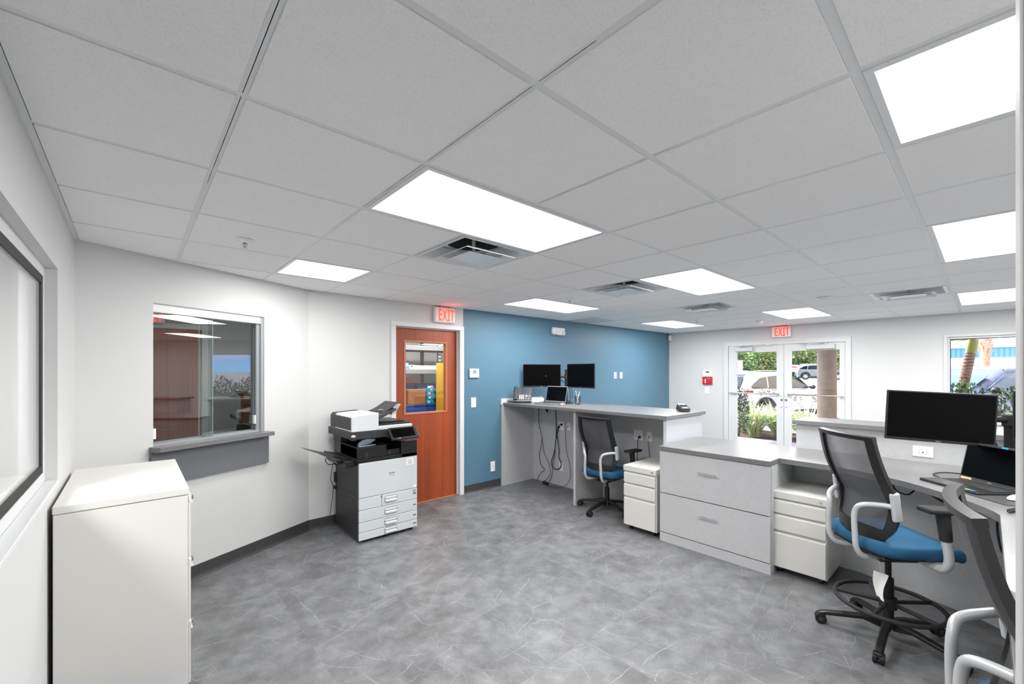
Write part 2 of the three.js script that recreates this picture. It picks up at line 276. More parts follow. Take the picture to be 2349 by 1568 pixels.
// walls
const WIN1 = { z0: -2.95, z1: -0.95, y0: 1.065, y1: 2.07 };                          // window in the left wall
struct('wall_left', [bx(XL - T, XL, 0, TOP, -3.79, WIN1.z0), bx(XL - T, XL, 0, TOP, WIN1.z1, ZR + T), bx(XL - T, XL, 0, WIN1.y0, WIN1.z0, WIN1.z1), bx(XL - T, XL, WIN1.y1, TOP, WIN1.z0, WIN1.z1)], M.wall);
const SW = { s0: 0.414, s1: 1.269, y0: 1.011, y1: 2.065 };                              // service window opening
{
  const w = struct('wall_slanted', [bx(-0.03, SW.s0, 0, TOP, -T, 0), bx(SW.s1, 1.755, 0, TOP, -T, 0), bx(SW.s0, SW.s1, 0, SW.y0, -T, 0), bx(SW.s0, SW.s1, SW.y1, TOP, -T, 0)], M.wall);
  w.position.set(DIAG.x, 0, DIAG.z); w.rotation.y = DIAG.turn;
}
const DO = { x0: 2.205, x1: 3.15, y1: 2.14 };                                           // opening of the wooden door
struct('wall_rear_white', [bx(1.30, DO.x0, 0, TOP, ZB - T, ZB), bx(DO.x1, 3.176, 0, TOP, ZB - T, ZB), bx(DO.x0, DO.x1, DO.y1, TOP, ZB - T, ZB)], M.wall);
struct('wall_rear_blue', bx(3.176, 8.62, 0, TOP, ZB - T, ZB), M.wallBlue);
const GD = { z0: -3.351, z1: -1.453, y1: 2.12 }, FW = { z0: -0.385, z1: 0.70, y0: 0.9, y1: 2.075 };   // glass doors, front window
struct('wall_entrance', [bx(XE, XE + T, -0.1, TOP, ZB, GD.z0), bx(XE, XE + T, GD.y1, TOP, GD.z0, GD.z1), bx(XE, XE + T, -0.1, TOP, GD.z1, FW.z0), bx(XE, XE + T, -0.1, FW.y0, FW.z0, FW.z1), bx(XE, XE + T, FW.y1, TOP, FW.z0, FW.z1), bx(XE, XE + T, -0.1, TOP, FW.z1, ZR)], M.wall);
struct('wall_behind', bx(XL - T, 8.62, -0.003, TOP, ZR, ZR + T), M.wall);
struct('wall_partition', rb(0.70, 0.82, 0, TOP, 0.0235, 1.2, 0.012, 3), M.wall);
// coved vinyl base
const coveAt = (x0, x1) => prism(shape([[0, 0], [0.018, 0], [0.014, 0.006], [0.006, 0.016], [0.004, 0.03], [0.003, 0.102], [0, 0.102]]), x1 - x0).rotateY(Math.PI / 2).scale(1, 1, -1).translate(x0, 0, 0);
function cove(name, x0, x1, px, pz, turn) { const g = prism(shape([[0, 0], [0.018, 0], [0.013, 0.006], [0.006, 0.016], [0.004, 0.03], [0.003, 0.102], [0, 0.102]]), x1 - x0).rotateY(-Math.PI / 2).translate(x1, 0, 0); const m = struct(name, g, M.cove); m.position.set(px, 0, pz); m.rotation.y = turn; return m; }
cove('baseboard_slanted', -0.01, 1.765, DIAG.x, DIAG.z, DIAG.turn);
cove('baseboard_rear_white', 1.30, 2.18, 0, ZB, 0);
cove('baseboard_rear_blue', 3.182, 3.808, 0, ZB, 0);
cove('baseboard_rear_lobby', 4.68, 8.49, 0, ZB, 0);
cove('baseboard_left', -3.69, -0.1, XL, 0, Math.PI / 2).position.z = -3.79;
cove('baseboard_entrance', 0, 1.14, XE, GD.z0, -Math.PI / 2).position.z = -4.49;
// rooms behind: the office beyond the left window, the lobby behind the service window, the store room
struct('wall_office', shell(-2.6, XL - T, -3.9, 0.9, 0, 2.44, 0.1, 'WNS'), M.wall);
struct('wall_lobby', [bx(XL - T, XL, 0, 2.5, -6.9, -3.79), bx(XL, -0.12, 0, 2.5, -6.9, -6.8), bx(-0.12, 0.74, 2.19, 2.5, -6.9, -6.8), bx(0.74, 2.0, 0, 2.5, -6.9, -6.8), bx(2.0, 2.08, 0, 2.5, -6.9, ZB - T), bx(-0.2, 0.85, 0, 2.5, -7.0, -6.93)], std(0xa6a6a8, 0.7));
struct('wall_store', [bx(2.08, 4.6, 0, 2.5, -6.4, -6.3), bx(4.6, 4.7, 0, 2.5, -6.4, ZB - T)], M.wall);

function structGroup(name) { const g = new THREE.Group(); g.name = name; g.userData.kind = 'structure'; scene.add(g); return g; }
{ // window_1: big fixed window in the wall beside the camera
  const w = structGroup('window_1'), { z0, z1, y0, y1 } = WIN1, a = XL - 0.041, b = XL - 0.10;
  const ring = (x0, x1, m, n, d) => [bx(x0, x1, y0 + m, y0 + n, z0 + m, z1 - m), bx(x0, x1, y1 - n, y1 - m, z0 + m, z1 - m), bx(x0, x1, y0 + n, y1 - n, z0 + m, z0 + n), bx(x0, x1, y0 + n, y1 - n, z1 - n, z1 - m)];
  obj('window_frame', [...ring(b, a, 0, 0.05), ...ring(b - 0.02, b, 0, 0.03)], M.trim, w);
  obj('gasket', ring(a - 0.018, a - 0.002, 0.05, 0.085), M.rubber, w);
  obj('pane', bx(a - 0.014, a - 0.006, y0 + 0.052, y1 - 0.052, z0 + 0.052, z1 - 0.052), M.glass, w);
  obj('window_sill', rb(XL - 0.041, XL + 0.004, y0 - 0.018, y0 + 0.002, z0 - 0.01, z1 + 0.01, 0.003), M.trim, w);
}
{ // window_2: sliding service window in the slanted wall
  const w = structGroup('window_2'); w.position.set(DIAG.x, 0, DIAG.z); w.rotation.y = DIAG.turn;
  const { s0, s1, y1 } = SW;
  obj('head_track', [rb(s0, s1 - 0.012, y1 - 0.062, y1 - 0.006, -0.085, -0.018, 0.003), bx(s0, s1, y1 - 0.006, y1, -T, -0.02)], M.white, w);
  obj('jamb_channel', [rb(s1 - 0.022, s1, 1.05, y1, -0.1, -0.012, 0.002), bx(s1 - 0.05, s1 - 0.022, 1.05, y1 - 0.06, -0.1, -0.07), bx(s1 - 0.05, s1 - 0.022, 1.05, y1 - 0.06, -0.055, -0.035)], M.aluDull, w);
  obj('jamb_channel', [bx(s0, s0 + 0.004, 1.05, y1, -0.1, -0.018)], M.white, w);
  obj('sill_track', [bx(s0, s1, 1.05, 1.058, -0.095, -0.03), bx(s0, s1, 1.058, 1.072, -0.095, -0.09), bx(s0, s1, 1.058, 1.066, -0.064, -0.06), bx(s0, s1, 1.058, 1.066, -0.034, -0.03)], M.aluDull, w);
  for (const [a, b, z] of [[s0 + 0.004, 0.847, -0.047], [0.765, s1 - 0.03, -0.077]]) {
    const p = obj('pane', bx(a, b, 1.06, y1 - 0.05, z, z + 0.006), M.glassService, w);
    obj('polished_edge', [bx(a === 0.765 ? a - 0.003 : b, a === 0.765 ? a : b + 0.003, 1.062, y1 - 0.05, z, z + 0.006)], M.glassEdge, p);
  }
  obj('pull_handle', rb(s0 + 0.008, s0 + 0.03, 1.10, 1.175, -0.04, -0.02, 0.004), M.white, w);
  obj('pull_handle', rb(s1 - 0.062, s1 - 0.044, 1.12, 1.195, -0.07, -0.04, 0.004), M.white, w);
  obj('roller', rb(0.775, 0.85, 1.056, 1.068, -0.06, -0.036, 0.002), M.dark, w);
}
{ // door_1: wooden door with a window, in a white frame
  const d = structGroup('door_1'), { x0, x1, y1 } = DO, f = ZB - 0.065;                  // f: front face of the leaf
  const fr = obj('door_frame', [rb(x0 - 0.025, x0 + 0.032, 0, 2.1055, ZB - 0.0, ZB + 0.016, 0.003), rb(x1 - 0.032, x1 + 0.03, 0, 2.1055, ZB, ZB + 0.016, 0.003), rb(x0 - 0.025, x1 + 0.03, 2.106, 2.158, ZB, ZB + 0.0155, 0.003),
    bx(x0, x0 + 0.022, 0, 2.125, ZB - T, ZB), bx(x1 - 0.034, x1, 0, 2.125, ZB - T, ZB), bx(x0, x1, 2.106, y1, ZB - T, ZB), bx(x1 - 0.046, x1 - 0.034, 0, 2.106, ZB - 0.052, ZB - 0.036), bx(x0, x1, 2.096, 2.106, f + 0.002, f + 0.012)], M.trim, d);
  const a = x0 + 0.024, b = x1 - 0.037, lx0 = 2.378, lx1 = 2.966, ly0 = 1.072, ly1 = 1.948;
  const leaf = obj('leaf', [bx(a, lx0, 0.01, 2.102, f - 0.044, f), bx(lx1, b, 0.01, 2.102, f - 0.044, f), bx(lx0, lx1, 0.01, ly0, f - 0.044, f), bx(lx0, lx1, ly1, 2.102, f - 0.044, f)], M.wood, d);
  obj('lite_stop', [rb(lx0 - 0.006, lx0 + 0.018, ly0 - 0.006, ly1 + 0.006, f - 0.05, f + 0.007, 0.003), rb(lx1 - 0.018, lx1 + 0.006, ly0 - 0.006, ly1 + 0.006, f - 0.05, f + 0.007, 0.003), rb(lx0 + 0.018, lx1 - 0.018, ly0 - 0.006, ly0 + 0.016, f - 0.05, f + 0.007, 0.003), rb(lx0 + 0.018, lx1 - 0.018, ly1 - 0.016, ly1 + 0.006, f - 0.05, f + 0.007, 0.003)], M.woodStop, leaf);
  obj('glass_pane', bx(lx0, lx1, ly0, ly1, f - 0.027, f - 0.021), M.glass, leaf);
  obj('threshold', rb(x0 + 0.022, x1 - 0.034, 0, 0.007, ZB - 0.11, ZB - 0.03, 0.003), M.woodEdge, d);
}
{ // door_2: pair of glass doors in a white aluminium frame
  const d = structGroup('door_2'), { z0, z1, y1 } = GD;
  obj('door_frame', [rb(XE - 0.012, XE + 0.11, 0, y1, z0, z0 + 0.052, 0.003), rb(XE - 0.012, XE + 0.11, 0, y1, z1 - 0.052, z1, 0.003), rb(XE - 0.012, XE + 0.11, y1 - 0.055, y1, z0 + 0.052, z1 - 0.052, 0.003),
    bx(XE - 0.02, XE - 0.012, 0, y1 + 0.02, z0 - 0.02, z0 + 0.012), bx(XE - 0.02, XE - 0.012, 0, y1 + 0.02, z1 - 0.012, z1 + 0.02), bx(XE - 0.02, XE - 0.012, y1, y1 + 0.02, z0 + 0.0125, z1 - 0.0125), bx(XE + 0.02, XE + 0.1, -0.003, 0.012, z0 + 0.05, z1 - 0.05)], M.frame, d);
  const mid = -2.372;
  for (const s of [-1, 1]) {
    const outer = s < 0 ? z0 + 0.056 : z1 - 0.056, inner = mid + s * 0.004, gO = s < 0 ? -3.150 : -1.585, gI = s < 0 ? -2.485 : -2.258;
    const zz = (p, q) => [Math.min(p, q), Math.max(p, q)];
    const leaf = obj('leaf', [rb(XE + 0.012, XE + 0.056, 0.012, 2.055, ...zz(outer, gO), 0.004), rb(XE + 0.012, XE + 0.056, 0.012, 2.055, ...zz(inner, gI), 0.004), bx(XE + 0.014, XE + 0.054, 1.937, 2.055, ...zz(gO, gI)), bx(XE + 0.014, XE + 0.054, 0.012, 0.26, ...zz(gO, gI))], M.frame, d);
    obj('glass_pane', bx(XE + 0.031, XE + 0.037, 0.26, 1.937, ...zz(gO, gI)), M.glass, leaf);
    obj('push_bar', [...capped([[XE - 0.03, 1.183, outer - s * 0.035], [XE - 0.03, 1.183, inner + s * 0.07]], 0.011, 2, 10), rod([XE - 0.03, 1.183, outer - s * 0.04], [XE + 0.013, 1.183, outer - s * 0.04], 0.012), rod([XE - 0.03, 1.183, inner + s * 0.075], [XE + 0.013, 1.183, inner + s * 0.075], 0.012)], M.nickel, leaf);
    const cz = s < 0 ? -2.404 : -2.336;
    obj('lock_cylinder', [rod([XE + 0.004, 1.085, cz], [XE + 0.014, 1.085, cz], 0.02), rod([XE, 1.085, cz], [XE + 0.006, 1.085, cz], 0.012)], M.nickel, leaf);
    obj('keyhole', rod([XE + 0.008, 0.955, cz + s * 0.004], [XE + 0.013, 0.955, cz + s * 0.004], 0.008), M.dark, leaf);
    const c0 = s < 0 ? -3.165 : -2.03, c1 = s < 0 ? -2.86 : -1.635;
    const cl = obj('door_closer', [rb(XE - 0.05, XE + 0.012, 1.955, 2.03, c0, c1, 0.008, 3)], M.closer, leaf);
    obj('closer_arm', [rod([XE - 0.02, 2.045, (c0 + c1) / 2 + s * 0.07], [XE - 0.09, 2.05, (c0 + c1) / 2 - s * 0.16], 0.007), rod([XE - 0.09, 2.05, (c0 + c1) / 2 - s * 0.16], [XE - 0.01, 2.062, (c0 + c1) / 2 - s * 0.30], 0.007), rod([XE - 0.02, 2.025, (c0 + c1) / 2 + s * 0.07], [XE - 0.02, 2.055, (c0 + c1) / 2 + s * 0.07], 0.016)], M.alu, leaf);
  }
  obj('door_strike', rb(XE - 0.01, XE + 0.012, 2.045, 2.07, -2.66, -2.55, 0.003), M.nickel, d);
}
{ // window_3: front window beside the glass doors
  const w = structGroup('window_3'), { z0, z1, y0, y1 } = FW;
  const ring = (x0, x1, m, n) => [rb(x0, x1, y0 + m, y0 + n, z0 + m, z1 - m, 0.003), rb(x0, x1, y1 - n, y1 - m, z0 + m, z1 - m, 0.003), rb(x0, x1, y0 + n, y1 - n, z0 + m, z0 + n, 0.003), rb(x0, x1, y0 + n, y1 - n, z1 - n, z1 - m, 0.003)];
  obj('window_frame', [...ring(XE + 0.02, XE + 0.09, 0, 0.042), ...ring(XE - 0.012, XE, -0.02, 0.014)], M.frame, w);
  obj('gasket', ring(XE + 0.044, XE + 0.062, 0.042, 0.05), M.dark, w);
  obj('pane', bx(XE + 0.05, XE + 0.056, y0 + 0.042, y1 - 0.042, z0 + 0.042, z1 - 0.042), M.glass, w);
  obj('window_sill', rb(XE - 0.03, XE + 0.02, y0 - 0.02, y0 + 0.004, z0 - 0.02, z1 + 0.02, 0.004), M.trim, w);
}

// ================================================================== ceiling fittings
const where = ['over the space before the copier', 'above the low reception counter', 'nearest the glass entrance doors', 'above the standing counter, near the blue wall', 'in the corner by the blue wall and the entrance', 'above the wooden door and the slanted wall', 'cut off by the white partition edge', 'above the desk with the big monitor', 'nearest the front window', 'in the row behind the partition, nearest the camera', 'in the row behind the partition, over the desk return', 'in the row behind the partition, by the entrance wall'];
LIGHTS.forEach(([a, b, c, d], k) => {
  const x0 = nodeX(a) + 0.0135, x1 = nodeX(b) - 0.0135, z0 = nodeZ(d) + 0.0135, z1 = nodeZ(c) - 0.0135, cx = (x0 + x1) / 2, cz = (z0 + z1) / 2, w = x1 - x0, h = z1 - z0;
  const t = thing('ceiling_light', `${w > 1 ? 'long' : 'square'} flush white LED ceiling panel ${where[k]}`, 'ceiling light', [cx, CEIL, cz]);
  const f = 0.022;
  obj('frame', [bx(-w / 2, w / 2, -0.004, 0.03, -h / 2, -h / 2 + f), bx(-w / 2, w / 2, -0.004, 0.03, h / 2 - f, h / 2), bx(-w / 2, -w / 2 + f, -0.004, 0.03, -h / 2 + f, h / 2 - f), bx(w / 2 - f, w / 2, -0.004, 0.03, -h / 2 + f, h / 2 - f), bx(-w / 2, w / 2, 0.03, 0.05, -h / 2, h / 2)], M.grid, t);
  obj('diffuser', bx(-w / 2 + f, w / 2 - f, 0, 0.008, -h / 2 + f, h / 2 - f), M.panelGlow, t);
  const L = new THREE.RectAreaLight(0xfffefc, PANEL_RADIANCE, w - 2 * f, h - 2 * f);
  L.position.set(0, -0.003, 0); L.rotation.x = -Math.PI / 2; t.add(L);
});
{ // louvre-less square diffusers with a stepped plaque
  const ringF = (a, b, y0, y1, t) => { // square frustum ring from half-size a at y0 to b at y1
    const pos = [], q = (p) => { pos.push(...p[0], ...p[1], ...p[2], ...p[0], ...p[2], ...p[3]); };
    for (let k = 0; k < 4; k++) { const c = (s, y, o) => { const P = [[-s, -s], [s, -s], [s, s], [-s, s]][(k + o) % 4]; return [P[0], y, P[1]]; }; q([c(a, y0, 0), c(b, y1, 0), c(b, y1, 1), c(a, y0, 1)]); q([c(a, y0 + t, 0), c(a, y0 + t, 1), c(b, y1 + t, 1), c(b, y1 + t, 0)]); q([c(a, y0, 0), c(a, y0, 1), c(a, y0 + t, 1), c(a, y0 + t, 0)]); q([c(b, y1, 0), c(b, y1 + t, 0), c(b, y1 + t, 1), c(b, y1, 1)]); }
    const g = new THREE.BufferGeometry(); g.setAttribute('position', new THREE.Float32BufferAttribute(pos, 3)); g.computeVertexNormals(); return g;
  };
  const names = ['nearest air vent, beside the panel over the copier space', 'air vent beside the panel above the low counter', 'small-looking air vent between the far ceiling panels', 'air vent near the front window, beyond the desk panel'];
  VENTS.forEach(([i, j], k) => {
    const t = thing('air_diffuser', `square white ceiling ${names[k]}`, 'air vent', [nodeX(i + 0.5), CEIL, nodeZ(j + 0.5)]);
    const e = GS / 2 - 0.0135;
    obj('frame', [ringF(e, e - 0.03, -0.004, 0.0, 0.003), ringF(e - 0.03, 0.205, 0, 0.07, 0.003)], M.diffuser, t);
    const n = obj('neck', [new THREE.CylinderGeometry(0.19, 0.19, 0.2, 40, 1, true).translate(0, 0.175, 0), new THREE.CircleGeometry(0.19, 40).rotateX(Math.PI / 2).translate(0, 0.27, 0)], M.duct, t); n.material = M.ductIn ??= std(0x4d4f51, 0.6, { side: THREE.DoubleSide });
    obj('neck_plate', (() => { const s = rrect(0.42, 0.42, 0.002); const h = new THREE.Path(); h.absarc(0, 0, 0.188, 0, Math.PI * 2, true); s.holes.push(h); return prism(s, 0.003, 0, 1, 24).rotateX(Math.PI / 2).translate(0, 0.079, 0); })(), M.diffuser, t);
    obj('cone', ringF(0.205, 0.165, -0.03, -0.008, 0.003), M.diffuser, t);
    obj('plaque', [bx(-0.125, 0.125, -0.028, -0.025, -0.125, 0.125), ringF(0.14, 0.125, -0.036, -0.027, 0.003)], M.diffuser, t);
    obj('strut', [bx(-0.01, 0.01, -0.009, -0.006, -0.16, 0.16), bx(-0.16, 0.16, -0.009, -0.006, -0.01, 0.01), rod([0, -0.026, 0], [0, 0.24, 0], 0.012)], M.diffuser, t);
  });
  const a = thing('access_panel', 'smooth flat white ceiling panel against the blue wall', 'ceiling panel', [nodeX(ACCESS[0] + 0.5), CEIL, nodeZ(ACCESS[1] + 0.5)]);
  obj('face', rb(-0.29, 0.29, -0.004, 0.006, -0.285, 0.29, 0.002), M.whiteGloss, a); obj('tray', rb(-0.285, 0.285, 0.006, 0.02, -0.285, 0.285, 0.004), M.grid, a);
  const spr = (x, z, label) => { const t = thing('fire_sprinkler', label, 'sprinkler', [x, CEIL - 0.006, z]);
    obj('escutcheon', new THREE.LatheGeometry([[0.012, -0.022], [0.02, -0.014], [0.028, -0.006], [0.042, -0.002], [0.043, 0]].map((p) => new THREE.Vector2(...p)), 24), M.whiteGloss, t);
    obj('frame_arms', [tube([[-0.009, -0.018, 0], [-0.012, -0.03, 0], [-0.004, -0.045, 0]], 0.0022, 10, 6), tube([[0.009, -0.018, 0], [0.012, -0.03, 0], [0.004, -0.045, 0]], 0.0022, 10, 6), cyl(0.004, 0.005, 0.006, 8).translate(0, -0.046, 0)], M.nickel, t);
    obj('bulb', new THREE.CapsuleGeometry(0.0024, 0.016, 4, 8).translate(0, -0.031, 0), M.red, t);
    obj('deflector', (() => { const s = new THREE.Shape(); for (let k = 0; k < 24; k++) { const r = k % 2 ? 0.014 : 0.008, an = k / 24 * Math.PI * 2; k ? s.lineTo(r * Math.cos(an), r * Math.sin(an)) : s.moveTo(r, 0); } return prism(s, 0.0012).rotateX(Math.PI / 2).translate(0, -0.05, 0); })(), M.nickel, t); };
  spr(0.51, -3.02, 'fire sprinkler head in the ceiling above the service window'); spr(3.571, -3.046, 'fire sprinkler head in the ceiling above the standing counter'); spr(6.588, -3.024, 'fire sprinkler head in the ceiling near the entrance end panels');
  const sm = thing('smoke_detector', 'round white smoke detector on the ceiling before the glass doors', 'smoke detector', [7.44, CEIL - 0.006, -2.41]);
  obj('body', new THREE.LatheGeometry([[0, -0.045], [0.03, -0.045], [0.045, -0.036], [0.05, -0.018], [0.055, -0.014], [0.055, 0]].map((p) => new THREE.Vector2(...p)), 28), M.white, sm); obj('grille', [0, 1, 2, 3, 4, 5, 6, 7].map((k) => bx(0.03, 0.046, -0.03, -0.026, -0.003, 0.003).rotateY(k * Math.PI / 4)), M.silverDark, sm);
  const oc = thing('occupancy_sensor', 'small rectangular white sensor on the middle of the ceiling', 'sensor', [5.58, CEIL - 0.006, -1.18]);
  obj('base', rb(-0.04, 0.04, -0.012, 0, -0.06, 0.06, 0.004), M.white, oc); obj('lens', rb(-0.03, 0.03, -0.024, -0.012, -0.04, 0.04, 0.006), M.whiteGloss, oc);
}

// ================================================================== on the walls
function exitSign(label, pos, turn, glow = 1) {
  const t = thing('exit_sign', label, 'exit sign', pos, turn);
  obj('housing', rb(-0.15, 0.15, -0.095, 0.095, 0, 0.05, 0.018, 3), M.white, t);
  obj('lettering', text('EXIT', 0.146, 0.003, 0.55).translate(0.016, 0, 0.0485), M.exitGlow, t);
  obj('mounting_canopy', [rb(-0.07, 0.07, 0.095, 0.115, 0.005, 0.045, 0.004)], M.silverDark, t);
  const p = new THREE.PointLight(0xff3a22, 0.012 * glow); p.position.set(0.0, 0.0, 0.2); p.shadow.radius = 1; p.castShadow = true; t.add(p);
  return t;
}
exitSign('lit red EXIT sign above the wooden door', [2.875, 2.276, ZB + 0.001], 0);
exitSign('lit red EXIT sign above the glass entrance doors', [XE - 0.001, 2.276, -2.40], -Math.PI / 2);
{
  const plate = (name, label, cat, pos, turn, draw, group, w = 0.07, h = 0.115) => { const t = thing(name, label, cat, pos, turn, group); obj('plate', rb(-w / 2, w / 2, -h / 2, h / 2, 0, 0.006, 0.004), M.plateWhite, t); draw(t); return t; };
  const rocker = (t, x = 0) => obj('rocker', [rb(x - 0.0165, x + 0.0165, -0.033, 0.033, 0.005, 0.0085, 0.002)], M.white, t);
  const duplex = (t, x = 0) => { obj('socket_face', rb(x - 0.0165, x + 0.0165, -0.033, 0.033, 0.005, 0.0075, 0.002), M.white, t); obj('socket_slots', [-0.016, 0.016].flatMap((y) => [bx(x - 0.008, x - 0.006, y - 0.004, y + 0.005, 0.0072, 0.0079), bx(x + 0.006, x + 0.008, y - 0.003, y + 0.004, 0.0072, 0.0079), cyl(0.002, 0.002, 0.001, 8).rotateX(Math.PI / 2).translate(x, y - 0.008, 0.0074)]), M.dark, t); };
  const jack = (t) => obj('jack', rb(-0.011, 0.011, -0.01, 0.01, 0.005, 0.009, 0.001), M.silver, t);
  const th = thing('thermostat', 'square white thermostat with a small screen on the blue wall', 'thermostat', [3.342, 1.559, ZB]);
  obj('case', rb(-0.075, 0.075, -0.06, 0.06, 0, 0.026, 0.007, 3), M.white, th); obj('screen', rb(-0.028, 0.028, -0.005, 0.042, 0.024, 0.0275, 0.002), M.lcdGreen, th); obj('button', rb(-0.03, 0.03, -0.04, -0.03, 0.024, 0.028, 0.002), M.silver, th);
  plate('light_switch', 'white light switch on the blue wall below the thermostat', 'light switch', [3.34, 1.175, ZB], 0, rocker, null, 0.08, 0.13);
  plate('wall_outlet', 'white wall socket low on the blue wall', 'wall socket', [3.666, 0.287, ZB], 0, duplex, null, 0.076, 0.135);
  plate('light_switch', 'white switch near the end of the blue wall, the one closer to the monitors', 'light switch', [6.533, 1.512, ZB], 0, rocker, 'switch pair on the blue wall', 0.075, 0.115);
  plate('light_switch', 'white switch near the end of the blue wall, the one closer to the corner', 'light switch', [6.72, 1.512, ZB], 0, rocker, 'switch pair on the blue wall', 0.075, 0.115);
  const em = thing('emergency_light', 'white twin-head emergency light high on the blue wall', 'emergency light', [4.965, 2.205, ZB]);
  obj('housing', prism(shape([[-0.13, 0.06], [0.13, 0.06], [0.13, -0.03], [0.10, -0.055], [-0.10, -0.055], [-0.13, -0.03]]), 0.06, 0.012, 3), M.white, em);
  for (const s of [-1, 1]) { const hd = obj('lamp_head', new THREE.LatheGeometry([[0, 0], [0.03, 0.004], [0.036, 0.02], [0.036, 0.03]].map((p) => new THREE.Vector2(...p)), 24).rotateX(Math.PI / 2 + 0.3).translate(s * 0.075, -0.02, 0.055), M.white, em); obj('lens', new THREE.SphereGeometry(0.033, 20, 10).scale(1, 1, 0.35).translate(s * 0.075, -0.026, 0.082), M.headlight, hd); }
  const cs = thing('motion_sensor', 'small white motion sensor high in the corner of the blue wall', 'sensor', [XE - 0.03, 2.29, ZB + 0.03], -0.8);
  obj('case', rb(-0.03, 0.03, -0.055, 0.055, -0.01, 0.03, 0.01, 3), M.white, cs); obj('lens', new THREE.SphereGeometry(0.022, 16, 10).scale(1, 1.3, 0.5).translate(0, -0.012, 0.03), M.label, cs);
  const R = -Math.PI / 2;
  const kp = thing('alarm_keypad', 'white alarm keypad mounted above the red fire alarm box', 'keypad', [XE, 1.54, -3.685], R);
  obj('case', rb(-0.088, 0.088, -0.06, 0.062, 0, 0.03, 0.006), M.white, kp); obj('screen', rb(-0.03, 0.035, 0.018, 0.044, 0.029, 0.032, 0.001), M.dark, kp); obj('flap', rb(-0.08, 0.08, -0.052, 0.0, 0.029, 0.032, 0.002), M.plateWhite, kp);
  const fa = thing('fire_alarm_box', 'red fire alarm box on the entrance wall under the white keypad', 'fire alarm', [XE, 1.402, -3.685], R);
  obj('case', rb(-0.092, 0.092, -0.075, 0.072, 0, 0.04, 0.006), M.red, fa); obj('label', [bx(-0.01, 0.07, 0.028, 0.05, 0.04, 0.041)], M.silverDark, fa); obj('pull_handle', rb(-0.04, -0.024, -0.05, 0.03, 0.038, 0.052, 0.003), M.label, fa); obj('key_switch', rod([-0.065, 0.0, 0.039], [-0.065, 0, 0.047], 0.01), M.nickel, fa);
  plate('light_switch', 'white switch on the entrance wall below the red fire alarm box', 'light switch', [XE, 1.212, -3.70], R, rocker, null, 0.08, 0.125);
  M.plate = { plate, duplex, jack };
}

// ================================================================== fixed counters
const { plate: wallPlate, duplex: duplexFace, jack: jackFace } = M.plate;
{ // ledge of the service window
  const t = thing('service_counter', 'grey laminate counter ledge with an apron under the service window', 'counter', [DIAG.x, 0, DIAG.z], DIAG.turn);
  obj('counter_top', slab([[0.416, -0.118], [1.267, -0.118], [1.267, 0.0], [1.292, 0.0], [1.292, 0.10], [0.405, 0.10], [0.388, 0.082], [0.388, 0.0], [0.416, 0.0]], 1.017, 1.052, 0.002), M.top, t);
  obj('apron', rb(0.39, 1.291, 0.772, 1.017, 0, 0.03, 0.002), M.counterDark, t);
}
const TY = 1.15, LY = 0.885;                                                          // heights of the two worktops
{ // standing workstation: panels, then its top
  const t = thing('standing_desk_base', 'light grey laminate panels carrying the standing counter at the blue wall', 'desk base');
  obj('side_panel', [bx(3.812, 4.62, 0, TY - 0.036, ZB + 0.003, ZB + 0.03)], M.panel, t);
  obj('back_panel', bx(4.42, 4.445, 0, TY - 0.036, ZB + 0.03, -2.113), M.panel, t);
  obj('divider_panel', rb(3.89, 4.42, 0, TY - 0.036, -3.262, -3.23, 0.001), M.panel, t);
  obj('end_panel', rb(3.875, 4.645, 0, TY - 0.036, -2.112, -2.078, 0.001), M.endPanel, t);
  obj('front_panel', bx(4.62, 4.645, 0, TY - 0.036, ZB + 0.003, -2.113), M.panel, t);
  const w = thing('standing_countertop', 'long grey countertop at standing height against the blue wall', 'countertop');
  obj('top', rb(3.83, 4.675, TY - 0.035, TY, ZB + 0.003, -2.05, 0.002), M.top, w);
  obj('side_splash', rb(3.80, 4.62, TY - 0.03, TY + 0.055, ZB + 0.001, ZB + 0.024, 0.001), M.endPanel, w);
}
